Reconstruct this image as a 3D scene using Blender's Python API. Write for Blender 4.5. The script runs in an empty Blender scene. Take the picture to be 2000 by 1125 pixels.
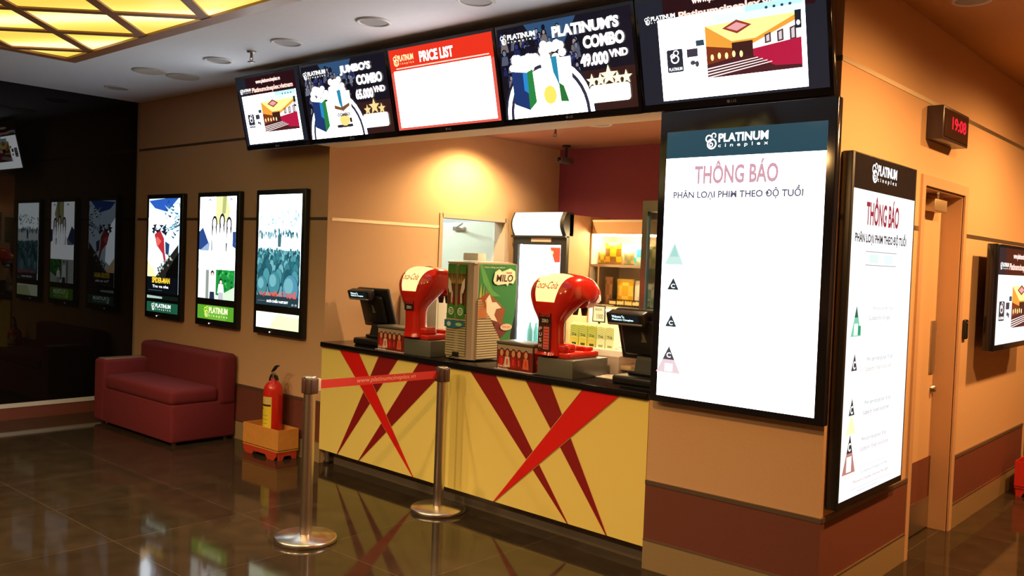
import bpy, bmesh, math, random
from mathutils import Vector, Matrix
C = bpy.context.scene
COL = C.collection
PI = math.pi

# ------------------------------------------------------------ camera
cam_d = bpy.data.cameras.new('camera')
cam = bpy.data.objects.new('camera', cam_d); COL.objects.link(cam)
cam_d.sensor_width = 36.0; cam_d.lens = 1745.3 / 2000 * 36.0
cam_d.clip_start = 0.05; cam_d.clip_end = 60
yaw, pitch, roll = math.radians(41.488), math.radians(1.8136), math.radians(2.1453)
f0 = Vector((-math.sin(yaw), math.cos(yaw), 0)); r0 = Vector((math.cos(yaw), math.sin(yaw), 0)); u0 = Vector((0, 0, 1))
f2 = f0 * math.cos(pitch) - u0 * math.sin(pitch); u2 = u0 * math.cos(pitch) + f0 * math.sin(pitch)
r3 = r0 * math.cos(roll) + u2 * math.sin(roll); u3 = u2 * math.cos(roll) - r0 * math.sin(roll)
cam.matrix_world = Matrix(((r3.x, u3.x, -f2.x, 0), (r3.y, u3.y, -f2.y, 0), (r3.z, u3.z, -f2.z, 1.65), (0, 0, 0, 1)))
C.camera = cam
# ------------------------------------------------------------ world, exposure
C.view_settings.view_transform = 'Standard'; C.view_settings.look = 'None'
C.view_settings.gamma = 1.0; C.view_settings.use_curve_mapping = False
C.view_settings.exposure = 0.0
W = bpy.data.worlds.new('world'); C.world = W; W.use_nodes = True
W.node_tree.nodes['Background'].inputs[0].default_value = (1.0, 0.72, 0.5, 1)
W.node_tree.nodes['Background'].inputs[1].default_value = 0.03
WARM = (1.0, 0.66, 0.34)
ORANGE = (1.0, 0.52, 0.17)
SPOTS = [  # x, y, z ceiling, power, colour, cone degrees : recessed ceiling lamps; the hall ones are unseen, added to light the counter
    (-6.6, 0.15, 3.09, 210, WARM, 150), (-5.0, 0.15, 3.09, 290, WARM, 150), (-3.4, 0.15, 3.09, 260, WARM, 150),
    (-1.9, 1.6, 3.09, 210, ORANGE, 160),
    (-0.35, 4.4, 3.09, 340, ORANGE, 172), (-0.35, 6.6, 3.09, 330, ORANGE, 172), (-0.3, 9.0, 3.09, 180, ORANGE, 165),
]
KIOSK_SPOTS = [(-5.32, 5.75, 2.78, 150, (1.0, 0.70, 0.30), 150), (-3.0, 5.3, 2.78, 300, WARM, 150), (-4.35, 5.91, 2.78, 0, WARM, 130)]

def lin(c):
    if isinstance(c, str):
        c = c.lstrip('#'); c = tuple(int(c[i:i+2], 16) / 255 for i in (0, 2, 4))
        return tuple(x / 12.92 if x <= 0.04045 else ((x + 0.055) / 1.055) ** 2.4 for x in c)
    return c
# ------------------------------------------------------------ materials
MATS = {}
def mat(name, col, rough=0.6, metal=0.0, noise=0.0, nscale=40, bump=0.0, spec=0.5, coat=0.0, emit=None, es=0.0, trans=0.0, ior=1.5, alpha=1.0):
    if name in MATS: return MATS[name]
    m = bpy.data.materials.new(name); m.use_nodes = True; MATS[name] = m
    nt = m.node_tree; b = nt.nodes['Principled BSDF']
    c = lin(col)
    b.inputs['Base Color'].default_value = (*c, 1); b.inputs['Roughness'].default_value = rough
    b.inputs['Metallic'].default_value = metal; b.inputs['Specular IOR Level'].default_value = spec
    b.inputs['Coat Weight'].default_value = coat; b.inputs['IOR'].default_value = ior
    b.inputs['Transmission Weight'].default_value = trans; b.inputs['Alpha'].default_value = alpha
    if emit is not None:
        b.inputs['Emission Color'].default_value = (*lin(emit), 1); b.inputs['Emission Strength'].default_value = es
    if noise or bump:
        tc = nt.nodes.new('ShaderNodeTexCoord'); n = nt.nodes.new('ShaderNodeTexNoise')
        n.inputs['Scale'].default_value = nscale; n.inputs['Detail'].default_value = 5
        nt.links.new(tc.outputs['Object'], n.inputs['Vector'])
        if noise:
            mx = nt.nodes.new('ShaderNodeMix'); mx.data_type = 'RGBA'
            mx.inputs[6].default_value = (*[x * (1 - noise) for x in c], 1); mx.inputs[7].default_value = (*[min(1, x * (1 + noise)) for x in c], 1)
            nt.links.new(n.outputs['Fac'], mx.inputs[0]); nt.links.new(mx.outputs[2], b.inputs['Base Color'])
        if bump:
            bp = nt.nodes.new('ShaderNodeBump'); bp.inputs['Strength'].default_value = bump; bp.inputs['Distance'].default_value = 0.004
            nt.links.new(n.outputs['Fac'], bp.inputs['Height']); nt.links.new(bp.outputs['Normal'], b.inputs['Normal'])
    return m
def SC(col, es=1.0):      # a lit point colour of a screen or a backlit sheet, behind glossy glass
    k = 'lit_%s_%g' % (str(col).strip('#'), es)
    return mat(k, (0.01, 0.01, 0.01), 0.12, emit=col, es=es, spec=0.35)
def PR(col, rough=0.5):           # printed colour
    return mat('print_%s' % str(col).strip('#'), col, rough)

M_wall = mat('wall_tan_paint', (0.60, 0.37, 0.215), 0.75, noise=0.05, nscale=90, bump=0.12)
M_maroon = mat('maroon_skirting_panel', (0.155, 0.045, 0.032), 0.55, noise=0.08, nscale=60)
M_basetile = mat('olive_tile', (0.30, 0.215, 0.12), 0.3, noise=0.12, nscale=120)
M_trim = mat('brushed_metal_strip', (0.60, 0.50, 0.38), 0.38, 1.0)
M_trimdark = mat('bronze_trim', (0.20, 0.15, 0.12), 0.35, 0.6)
M_ceil = mat('ceiling_white_paint', (0.82, 0.87, 0.96), 0.85, noise=0.03, nscale=30)
M_ceil_o = mat('ceiling_ochre_paint', (0.62, 0.35, 0.15), 0.8, noise=0.04, nscale=30)  # even ochre tone over the corridor, apart from the white hall ceiling
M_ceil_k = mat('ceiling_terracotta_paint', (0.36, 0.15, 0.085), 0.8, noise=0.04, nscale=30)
M_wine = mat('wine_red_paint', (0.24, 0.04, 0.07), 0.7, noise=0.05, nscale=60)
M_black = mat('black_plastic', (0.012, 0.012, 0.014), 0.35)
M_blackg = mat('glossy_black_bezel', (0.010, 0.010, 0.018), 0.12)
M_steel = mat('polished_steel', (0.72, 0.66, 0.60), 0.27, 1.0)
M_brush = mat('brushed_steel', (0.50, 0.47, 0.44), 0.35, 1.0)
M_white = mat('white_plastic', (0.75, 0.74, 0.72), 0.45)
M_granite = mat('black_granite', (0.008, 0.007, 0.009), 0.12, noise=0.5, nscale=200, spec=.3)
M_sofa = mat('red_upholstery', (0.15, 0.012, 0.022), 0.9, noise=0.15, nscale=55, bump=0.25)
M_red = mat('red_enamel', (0.62, 0.02, 0.012), 0.22, coat=0.4)
M_cokered = mat('red_gloss_plastic', (0.66, 0.022, 0.012), 0.16, coat=0.6)
M_wood = mat('copper_brown_wood', (0.34, 0.15, 0.055), 0.4, noise=0.2, nscale=15)

# ------------------------------------------------------------ mesh builder
class MB:
    def __init__(s): s.v = []; s.f = []; s.mi = []; s.sm = []; s.mats = []
    def m(s, mt):
        if mt not in s.mats: s.mats.append(mt)
        return s.mats.index(mt)
    def add(s, vs, fs, mt, smooth=False, T=None):
        o = len(s.v); k = s.m(mt)
        for p in vs:
            p = Vector(p); s.v.append(tuple(T @ p if T else p))
        for f in fs: s.f.append([i + o for i in f]); s.mi.append(k); s.sm.append(smooth)
    def box(s, x0, x1, y0, y1, z0, z1, mt, T=None):
        vs = [(x, y, z) for z in (z0, z1) for y in (y0, y1) for x in (x0, x1)]
        s.add(vs, [(0, 2, 3, 1), (4, 5, 7, 6), (0, 1, 5, 4), (2, 6, 7, 3), (0, 4, 6, 2), (1, 3, 7, 5)], mt, T=T)
    def rbox(s, x0, x1, y0, y1, z0, z1, r, mt, seg=3, T=None):
        bm = bmesh.new(); bmesh.ops.create_cube(bm, size=1)
        for v in bm.verts: v.co = Vector(((x0 + x1) / 2 + v.co.x * (x1 - x0), (y0 + y1) / 2 + v.co.y * (y1 - y0), (z0 + z1) / 2 + v.co.z * (z1 - z0)))
        bmesh.ops.bevel(bm, geom=bm.edges[:], offset=r, segments=seg, affect='EDGES', profile=0.5)
        s.addbm(bm, mt, True, T)
    def addbm(s, bm, mt, smooth=False, T=None):
        bm.verts.index_update()
        s.add([v.co.copy() for v in bm.verts], [[v.index for v in f.verts] for f in bm.faces], mt, smooth, T); bm.free()
    def prism(s, pts, a, b, mt, axis='y', smooth=False, T=None):   # pts 2D, extruded between a and b along an axis
        def P(p, t):
            return {'y': (p[0], t, p[1]), 'x': (t, p[0], p[1]), 'z': (p[0], p[1], t)}[axis]
        n = len(pts); vs = [P(p, a) for p in pts] + [P(p, b) for p in pts]
        s.add(vs, [list(range(n))[::-1], list(range(n, 2 * n))], mt, False, T)
        s.add(vs, [(i, (i + 1) % n, n + (i + 1) % n, n + i) for i in range(n)], mt, smooth, T)
    def lathe(s, prof, mt, seg=32, T=None, smooth=True, a0=0, a1=2 * PI):
        full = abs(a1 - a0 - 2 * PI) < 1e-6; n = seg if full else seg + 1
        vs = []
        for r, z in prof:
            for i in range(n):
                a = a0 + (a1 - a0) * i / seg; vs.append((max(r, 1e-5) * math.cos(a), max(r, 1e-5) * math.sin(a), z))
        fs = []
        for j in range(len(prof) - 1):
            for i in range(seg if full else seg):
                i2 = (i + 1) % n if full else i + 1
                fs.append((j * n + i, j * n + i2, (j + 1) * n + i2, (j + 1) * n + i))
        s.add(vs, fs, mt, smooth, T)
    def cyl(s, x, y, z0, z1, r, mt, seg=24, T=None):
        TT = Matrix.Translation((x, y, 0)); TT = T @ TT if T else TT
        s.lathe([(0, z0), (r, z0)], mt, seg, TT, False); s.lathe([(r, z0), (r, z1)], mt, seg, TT, True); s.lathe([(r, z1), (0, z1)], mt, seg, TT, False)
    def tube(s, path, r, mt, seg=10, caps=True, sx=1.0):
        path = [Vector(p) for p in path]; rings = []; up = None
        for i, p in enumerate(path):
            t = (path[min(i + 1, len(path) - 1)] - path[max(i - 1, 0)]).normalized()
            if up is None: up = Vector((0, 0, 1)) if abs(t.z) < 0.9 else Vector((0, 1, 0))
            a = t.cross(up).normalized(); b = a.cross(t).normalized(); up = b
            rr = r[i] if isinstance(r, (list, tuple)) else r
            rings.append([p + (a * math.cos(q) * sx + b * math.sin(q)) * rr for q in [2 * PI * k / seg for k in range(seg)]])
        vs = [q for R in rings for q in R]; fs = []
        for j in range(len(rings) - 1):
            for i in range(seg): fs.append((j * seg + i, j * seg + (i + 1) % seg, (j + 1) * seg + (i + 1) % seg, (j + 1) * seg + i))
        s.add(vs, fs, mt, True)
        if caps: s.add(vs, [list(range(seg))[::-1], list(range(len(vs) - seg, len(vs)))], mt)
    def build(s, name, parent=None, sub=0, flip=False):
        me = bpy.data.meshes.new(name); me.from_pydata(s.v, [], s.f); me.update()
        for mt in s.mats: me.materials.append(mt)
        me.polygons.foreach_set('material_index', s.mi); me.polygons.foreach_set('use_smooth', s.sm)
        o = bpy.data.objects.new(name, me); COL.objects.link(o)
        if parent: o.parent = parent
        if sub:
            md = o.modifiers.new('sub', 'SUBSURF'); md.levels = sub; md.render_levels = sub
        return o
def thing(name, label, cat, loc=(0, 0, 0), rz=0, group=None, rx=0):
    o = bpy.data.objects.new(name, None); COL.objects.link(o); o.empty_display_size = 0.1
    o.location = loc; o.rotation_euler = (rx, 0, rz); o['label'] = label; o['category'] = cat
    if group: o['group'] = group
    return o
def tag(o, label, cat, group=None):
    o['label'] = label; o['category'] = cat
    if group: o['group'] = group
    return o
def struct(o): o['kind'] = 'structure'; return o
def dup(root, loc, rz=None, label=None):
    r = root.copy(); COL.objects.link(r); r.location = loc
    if rz is not None: r.rotation_euler = (0, 0, rz)
    if label: r['label'] = label
    for ch in list(root.children):
        c = ch.copy(); COL.objects.link(c); c.parent = r
        for g in list(ch.children):
            d = g.copy(); COL.objects.link(d); d.parent = c
    return r
# ------------------------------------------------------------ flat artwork on a face: layers a hair apart
_tc = {}
def text_mesh(s, bold=0.0, shear=0.0, sp=1.0):
    k = (s, bold, shear, sp)
    if k in _tc: return _tc[k]
    cu = bpy.data.curves.new('t', 'FONT'); cu.body = s; cu.size = 1; cu.offset = bold; cu.shear = shear; cu.resolution_u = 3; cu.space_character = sp
    o = bpy.data.objects.new('t', cu); me = bpy.data.meshes.new_from_object(o)
    vs = [(v.co.x, v.co.y) for v in me.vertices]; fs = [list(p.vertices) for p in me.polygons]
    bpy.data.objects.remove(o); bpy.data.curves.remove(cu); bpy.data.meshes.remove(me)
    if vs:
        x0 = min(v[0] for v in vs); x1 = max(v[0] for v in vs); y0 = min(v[1] for v in vs); y1 = max(v[1] for v in vs)
        vs = [((a - x0) / (x1 - x0), (b - y0) / (y1 - y0)) for a, b in vs]
    _tc[k] = (vs, fs, (x1 - x0), (y1 - y0)); return _tc[k]
class Art:
    def __init__(s, mb, o, u, v, n, w, h, kind=SC, step=0.00002):
        s.mb = mb; s.o = Vector(o); s.u = Vector(u); s.v = Vector(v); s.n = Vector(n); s.w = w; s.h = h; s.k = 1; s.kind = kind; s.st = step
        s.x0 = 0; s.y0 = 0; s.W = w; s.H = h
    def sub(s, x0, y0, x1, y1):   # window in fractions of the current one
        a = Art(s.mb, s.o, s.u, s.v, s.n, s.w, s.h, s.kind, s.st); a.k = s.k
        a.x0 = s.x0 + x0 * s.W; a.y0 = s.y0 + y0 * s.H; a.W = (x1 - x0) * s.W; a.H = (y1 - y0) * s.H; a.par = s; return a
    def M(s, c, es): return c if isinstance(c, bpy.types.Material) else (s.kind(c, es) if s.kind is SC else s.kind(c))
    def poly(s, pts, c, es=1.0, faces=None, mt=None):
        s.k += 1
        P = [s.o + s.u * (s.x0 + p[0] * s.W) + s.v * (s.y0 + p[1] * s.H) + s.n * (s.st * s.k) for p in pts]
        s.mb.add(P, faces or [list(range(len(P)))], mt or s.M(c, es))
    def rect(s, x0, y0, x1, y1, c, es=1.0): s.poly([(x0, y0), (x1, y0), (x1, y1), (x0, y1)], c, es)
    def ell(s, cx, cy, rx, ry, c, es=1.0, n=20, a0=0, a1=360):
        s.poly([(cx + rx * math.cos(math.radians(a0 + (a1 - a0) * i / n)), cy + ry * math.sin(math.radians(a0 + (a1 - a0) * i / n))) for i in range(n + (0 if a1 - a0 == 360 else 1))], c, es)
    def ring(s, cx, cy, rx, ry, t, c, es=1.0, a0=0, a1=360, n=24):
        vs = []; fs = []
        for i in range(n + 1):
            a = math.radians(a0 + (a1 - a0) * i / n)
            vs += [(cx + rx * math.cos(a), cy + ry * math.sin(a)), (cx + rx * (1 - t) * math.cos(a), cy + ry * (1 - t) * math.sin(a))]
            if i: fs.append((2 * i - 2, 2 * i, 2 * i + 1, 2 * i - 1))
        s.poly(vs, c, es, fs)
    def rrect(s, x0, y0, x1, y1, r, c, es=1.0):
        rx = r / s.W; ry = r / s.H; P = []
        for cx, cy, a in ((x1 - rx, y1 - ry, 0), (x0 + rx, y1 - ry, 90), (x0 + rx, y0 + ry, 180), (x1 - rx, y0 + ry, 270)):
            for i in range(5):
                q = math.radians(a + i * 22.5); P.append((cx + rx * math.cos(q), cy + ry * math.sin(q)))
        s.poly(P, c, es)
    def star(s, cx, cy, r, c, es=1.0, pts=5):
        P = []
        for i in range(pts * 2):
            a = PI / 2 + i * PI / pts; q = r if i % 2 == 0 else r * 0.42
            P.append((cx + q * math.cos(a) / s.W, cy + q * math.sin(a) / s.H))
        s.poly(P, c, es)
    def text(s, t, x0, y0, x1, y1, c, es=1.0, bold=0.0, shear=0.0, sp=1.0):   # fitted to the box
        vs, fs, _, _ = text_mesh(t, bold, shear, sp)
        s.poly([(x0 + a * (x1 - x0), y0 + b * (y1 - y0)) for a, b in vs], c, es, fs)
def logo(a, x0, y0, x1, y1, c, es=1.0, c2=None):
    """swirl of rings and the two-line cinema lettering"""
    w = x1 - x0; h = y1 - y0; c2 = c2 or c; q = h * a.H / a.W
    a.ring(x0 + 0.09 * w, y0 + 0.35 * h, q * .33, h * .33, .3, c2, es); a.ring(x0 + 0.08 * w, y0 + 0.30 * h, q * .14, h * .14, .5, c, es)
    a.ring(x0 + 0.04 * w, y0 + 0.68 * h, q * .24, h * .24, .35, c2, es, 20, 330); a.ring(x0 + 0.12 * w, y0 + 0.85 * h, q * .17, h * .17, .4, c2, es, -60, 240)
    a.text('PLATINUM', x0 + .2 * w, y0 + .42 * h, x1, y0 + .95 * h, c, es, .035)
    a.text('cineplex', x0 + .2 * w, y0 + .06 * h, x1, y0 + .34 * h, c, es, .01, 0, 2.0)

# ============================================================ THE SETTING
XP0, XP1 = -8.88, -5.71            # poster wall
YP = 4.26; YF = 4.123; XR = -1.653; ZC = 3.09; ZK = 2.78
def strips(mb_w, x0, x1, y, d=0.0):
    pass
# floor
def tile_mat():
    m = bpy.data.materials.new('dark_polished_tile'); m.use_nodes = True; nt = m.node_tree; b = nt.nodes['Principled BSDF']
    tc = nt.nodes.new('ShaderNodeTexCoord'); mp = nt.nodes.new('ShaderNodeMapping'); mp.inputs['Location'].default_value = (0.09, 0.14, 0)
    br = nt.nodes.new('ShaderNodeTexBrick'); br.offset = 0; br.inputs['Scale'].default_value = 1
    br.inputs['Brick Width'].default_value = 0.8; br.inputs['Row Height'].default_value = 0.8; br.inputs['Mortar Size'].default_value = 0.0025
    br.inputs['Color1'].default_value = (0.034, 0.025, 0.017, 1); br.inputs['Color2'].default_value = (0.042, 0.031, 0.021, 1); br.inputs['Mortar'].default_value = (0.085, 0.065, 0.05, 1)
    n = nt.nodes.new('ShaderNodeTexNoise'); n.inputs['Scale'].default_value = 7; n.inputs['Detail'].default_value = 8
    mx = nt.nodes.new('ShaderNodeMix'); mx.data_type = 'RGBA'; mx.blend_type = 'MULTIPLY'; mx.inputs[0].default_value = 0.6
    rp = nt.nodes.new('ShaderNodeValToRGB'); rp.color_ramp.elements[0].position = .3; rp.color_ramp.elements[1].position = .7
    rp.color_ramp.elements[0].color = (.55, .55, .55, 1); rp.color_ramp.elements[1].color = (1.3, 1.2, 1.1, 1)
    L = nt.links.new
    L(tc.outputs['Object'], mp.inputs[0]); L(mp.outputs[0], br.inputs['Vector']); L(tc.outputs['Object'], n.inputs['Vector'])
    L(n.outputs['Fac'], rp.inputs[0]); L(br.outputs['Color'], mx.inputs[6]); L(rp.outputs[0], mx.inputs[7]); L(mx.outputs[2], b.inputs['Base Color'])
    mr = nt.nodes.new('ShaderNodeMapRange'); mr.inputs['To Min'].default_value = 0.04; mr.inputs['To Max'].default_value = 0.09
    L(n.outputs['Fac'], mr.inputs[0]); L(mr.outputs[0], b.inputs['Roughness']); b.inputs['IOR'].default_value = 1.42; b.inputs['Specular IOR Level'].default_value = 0.22
    return m
b = MB(); b.box(-9.3, 2.6, -4.2, 13.2, -0.1, 0, tile_mat()); struct(b.build('floor'))
b = MB(); b.box(-9.3, XR, -4.2, 4.12, ZC, ZC + .12, M_ceil); b.box(-9.3, XP1, 4.12, 4.4, ZC, ZC + .12, M_ceil); struct(b.build('ceiling'))
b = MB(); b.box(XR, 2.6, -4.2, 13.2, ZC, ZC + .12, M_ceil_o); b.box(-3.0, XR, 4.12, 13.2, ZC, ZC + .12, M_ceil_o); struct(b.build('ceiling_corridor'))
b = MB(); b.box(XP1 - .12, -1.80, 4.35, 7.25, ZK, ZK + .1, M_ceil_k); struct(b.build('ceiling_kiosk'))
b = MB(); b.box(-8.6, XP1 - .12, 4.38, 7.25, 2.6, 2.7, M_ceil); struct(b.build('ceiling_storeroom'))
# poster wall
b = MB(); b.box(-9.0, XP1, YP, YP + .12, 0, ZC, M_wall); struct(b.build('wall_poster'))
def band(x0, x1, y0, y1, nm, n):   # maroon wainscot, tile base and metal strips of one wall face
    q = MB(); q.box(x0, x1, y0, y1, .16, .475, M_maroon); struct(q.build('trim_%d' % n))
b = MB(); b.box(XP0, XP1, YP - .008, YP, .165, .462, M_maroon); struct(b.build('trim_1'))
b = MB(); b.box(XP0, XP1, YP - .012, YP, .462, .482, M_trimdark); b.box(XP0, XP1, YP - .012, YP, .155, .165, M_trim); struct(b.build('trim_2'))
b = MB(); b.box(XP0, XP1, YP - .010, YP, 0, .155, M_basetile); struct(b.build('baseboard_poster'))
b = MB(); b.box(XP0, XP1, YP - .003, YP, 1.905, 1.928, M_trimdark); struct(b.build('trim_3'))
b = MB(); b.box(XP0, XP1, YP - .003, YP, 2.60, 2.622, M_trimdark); struct(b.build('trim_4'))
# left wall of dark glass
M_dglass = mat('dark_tinted_glass', (0.006, 0.005, 0.004), 0.015, spec=0.35, ior=1.5)
def lx(y): return XP0 - 0.0065 * (y - YP)
b = MB(); b.prism([(lx(YP), YP), (lx(-4.2), -4.2), (lx(-4.2) - .12, -4.2), (lx(YP) - .12, YP)], .15, ZC, M_dglass, 'z')
struct(b.build('wall_left'))
b = MB(); b.prism([(lx(YP) + .012, YP), (lx(-4.2) + .012, -4.2), (lx(-4.2) - .12, -4.2), (lx(YP) - .12, YP)], 0, .112, M_maroon, 'z')
b.prism([(lx(YP) + .018, YP), (lx(-4.2) + .018, -4.2), (lx(-4.2) - .12, -4.2), (lx(YP) - .12, YP)], .112, .15, mat('pale_metal_sill', (.8, .8, .82), .4, .3), 'z'); struct(b.build('baseboard_left'))
b = MB(); b.box(XP0 - .004, XP0 + .022, YP - .014, YP, .15, ZC, mat('grey_corner_bead', (.32, .26, .2), .5)); struct(b.build('trim_5'))
# pillar: front face and side face
b = MB(); b.box(-2.62, XR, YF, YF + .2, 0, ZC, M_wall); struct(b.build('wall_pillar'))
b = MB()
DY0, DY1, DZ = 5.40, 6.20, 2.165
b.box(XR - .16, XR, YF + .2, DY0, 0, ZC, M_wall); b.box(XR - .16, XR, DY1, 8.16, 0, ZC, M_wall); b.box(XR - .16, XR, DY0, DY1, DZ, ZC, M_wall); struct(b.build('wall_right'))
b = MB(); b.box(-2.62, XR + .008, YF - .008, YF, .165, .462, M_maroon); b.box(XR, XR + .008, YF, DY0 - .06, .165, .462, M_maroon); b.box(XR, XR + .008, DY1 + .06, 8.16, .165, .462, M_maroon); struct(b.build('trim_6'))
b = MB(); b.box(-2.62, XR + .010, YF - .012, YF, .462, .484, M_trimdark); b.box(XR, XR + .012, YF, DY0 - .06, .462, .484, M_trimdark); b.box(XR, XR + .012, DY1 + .06, 8.16, .462, .484, M_trimdark)
b.box(-2.62, XR + .010, YF - .012, YF, .155, .165, M_trim); b.box(XR, XR + .012, YF, DY0 - .06, .155, .165, M_trim); b.box(XR, XR + .012, DY1 + .06, 8.16, .155, .165, M_trim); struct(b.build('trim_7'))
b = MB(); b.box(-2.62, XR + .010, YF - .010, YF, 0, .155, M_basetile); b.box(XR, XR + .010, YF, DY0 - .06, 0, .155, M_basetile); b.box(XR, XR + .010, DY1 + .06, 8.16, 0, .155, M_basetile); struct(b.build('baseboard_right'))
b = MB()
for z in (1.915, 2.645):
    b.box(-2.62, XR + .003, YF - .003, YF, z - .012, z + .012, M_trimdark)
    b.box(XR, XR + .003, YF, (DY0 - .06) if z < 2 else 8.16, z - .012, z + .012, M_trim)
    if z < 2: b.box(XR, XR + .003, DY1 + .08, 8.16, z - .012, z + .012, M_trim)
struct(b.build('trim_8'))
# header over the counter
b = MB(); b.box(XP1, -2.62, 4.14, 4.36, 2.475, ZC, mat('header_cream_paint', (.72, .60, .42), .6)); struct(b.build('wall_header'))
# kiosk walls
KD0, KD1, KDZ = 5.49, 6.33, 2.01
b = MB()
b.box(XP1 - .12, XP1, 4.38, KD0, 0, ZK, M_wall); b.box(XP1 - .12, XP1, KD1, 7.12, 0, ZK, M_wall); b.box(XP1 - .12, XP1, KD0, KD1, KDZ, ZK, M_wall); struct(b.build('wall_kiosk_side'))
b = MB(); b.box(XP1, XP1 + .003, 4.30, KD0 - .03, 1.903, 1.928, M_trim); struct(b.build('trim_9'))
b = MB(); b.box(XP1, XR - .16, 7.12, 7.24, 0, ZK, M_wine); struct(b.build('wall_kiosk_back'))
b = MB(); b.box(-8.6, XP1, 7.12, 7.24, 0, 2.7, M_ceil); b.box(-8.6, -8.5, 4.38, 7.12, 0, 2.7, M_ceil); struct(b.build('wall_storeroom'))
# outer walls that close the hall and the corridor
b = MB(); b.box(-9.3, 2.6, -4.3, -4.2, 0, ZC, M_wall); struct(b.build('wall_back'))
b = MB(); b.box(2.5, 2.6, -4.2, 13.2, 0, ZC, M_wall); struct(b.build('wall_east'))
b = MB(); b.box(-3.0, 2.5, 13.1, 13.2, 0, ZC, M_wall); b.box(-3.0, XR, 8.16, 8.28, 0, ZC, M_wall); b.box(-3.1, -3.0, 8.16, 13.2, 0, ZC, M_wall); struct(b.build('wall_north'))
# service door on the right wall
dr = thing('door_1', 'tan flush door recessed in the right wall beside the lit notice display', 'door', (XR - .13, (DY0 + DY1) / 2, 0)); del dr['category']; del dr['label']; dr['kind'] = 'structure'
w2 = (DY1 - DY0) / 2
b = MB(); b.box(-.03, .012, -w2 + .01, w2 - .01, .008, DZ - .012, M_wall); b.box(.012, .016, -w2 + .01, w2 - .01, .21, .475, M_maroon); b.build('door_leaf', dr)
b = MB(); b.box(.012, .018, -w2 + .012, w2 - .012, .01, .21, M_brush); b.build('kick_plate', dr)
b = MB(); b.rbox(.012, .022, w2 - .14, w2 - .05, 1.02, 1.36, .003, M_brush); b.build('push_plate', dr)
b = MB(); b.lathe([(0, .03), (.02, .03), (.024, .0)], M_brush, 20, Matrix.Translation((.012, w2 - .075, .92)) @ Matrix.Rotation(PI / 2, 4, 'Y')); b.build('lock', dr)
b = MB(); b.rbox(.012, .085, -.02, .22, DZ - .12, DZ - .045, .006, mat('silver_closer', (.55, .42, .28), .4, .7)); b.tube([(.06, .1, DZ - .045), (.12, -.1, DZ - .02)], .008, M_brush); b.build('door_closer', dr)
b = MB()
fr = mat('door_frame_paint', (.52, .31, .19), .6)
for y0, y1 in ((DY0 - .06, DY0), (DY1, DY1 + .06)): b.box(XR - .004, XR + .012, y0, y1, 0, DZ + .06, fr)
b.box(XR - .004, XR + .012, DY0, DY1, DZ, DZ + .06, fr)
b.box(XR - .16, XR - .004, DY1 - .012, DY1, 0, DZ, fr); b.box(XR - .16, XR - .004, DY0, DY0 + .012, 0, DZ, fr); b.box(XR - .16, XR - .004, DY0, DY1, DZ - .012, DZ, fr)
struct(b.build('trim_10'))
# kiosk door: frame and the open leaf
b = MB(); kf = mat('kiosk_door_frame', (.50, .36, .24), .6)
b.box(XP1 - .13, XP1 + .008, KD0 - .03, KD0 + .01, 0, KDZ + .03, kf); b.box(XP1 - .13, XP1 + .008, KD1 - .01, KD1 + .03, 0, KDZ + .03, kf); b.box(XP1 - .13, XP1 + .008, KD0, KD1, KDZ - .01, KDZ + .03, kf); struct(b.build('trim_11'))
dk = thing('door_2', '', 'door', (XP1 - .14, KD1 + .01, 0)); del dk['category']; del dk['label']; dk['kind'] = 'structure'
b = MB(); b.box(-.80, 0, -.0, .04, .01, KDZ - .01, mat('pale_grey_door', (.62, .66, .60), .5)); b.build('door_leaf', dk)
for z in (.25, .98, 1.28, 1.82):
    b = MB(); b.cyl(.010, -.012, z, z + .13, .012, M_white, 12); b.box(-.03, .01, -.004, 0, z, z + .13, M_white); b.build('hinge', dk)
b = MB(); b.rbox(-.55, -.40, -.035, -.002, KDZ - .09, KDZ - .05, .005, M_brush); b.tube([(-.5, -.03, KDZ - .06), (-.25, -.2, KDZ - .03)], .008, M_brush); b.build('door_closer', dk)

# ============================================================ LAMPS IN THE CEILINGS
M_lampring = mat('lamp_ring_white', (.7, .7, .7), .4)
M_lampoff = mat('lamp_frosted_cover', (.34, .35, .36), .6)
def downlight(x, y, z, power, col, cone, label, r=.095, grp=None):
    t = thing('ceiling_downlight', label, 'ceiling light', (x, y, z), 0, grp)
    b = MB(); b.lathe([(r, 0), (r, -.006), (r * .92, -.012), (r * .8, -.008), (r * .8, 0)], M_lampring, 32); b.build('trim_ring', t)
    b = MB()
    if power: mt = mat('lamp_glow_%g%g' % (col[1], col[2]), (.5, .5, .5), .5, emit=col, es=14)
    else: mt = M_lampoff
    b.lathe([(r * .8, -.005), (0, -.004)], mt, 32); b.build('lamp_cover', t)
    if power:
        ld = bpy.data.lights.new('lamp', 'SPOT'); ld.energy = power; ld.color = col; ld.spot_size = math.radians(cone); ld.spot_blend = .6; ld.shadow_soft_size = .07
        lo = bpy.data.objects.new('lamp', ld); COL.objects.link(lo); lo.parent = t; lo.location = (0, 0, -.04)
    return t
nm = ['beside the lit coffer behind the viewer', 'over the queue area behind the viewer', 'near the counter end behind the viewer', 'between the coffer and the pillar corner',
      'outside the tan service door', 'in the corridor past the door', 'at the far end of the corridor']
for i, s in enumerate(SPOTS): downlight(*s, 'lit round recessed ceiling lamp ' + nm[i], r=.11)
downlight(*KIOSK_SPOTS[0], 'bright warm recessed lamp in the kiosk ceiling near the side wall', r=.09)
downlight(*KIOSK_SPOTS[1], 'warm recessed lamp in the kiosk ceiling behind the tall notice display', r=.09)
downlight(*KIOSK_SPOTS[2], 'unlit white ring lamp in the kiosk ceiling right of the sprinkler', r=.11)
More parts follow.
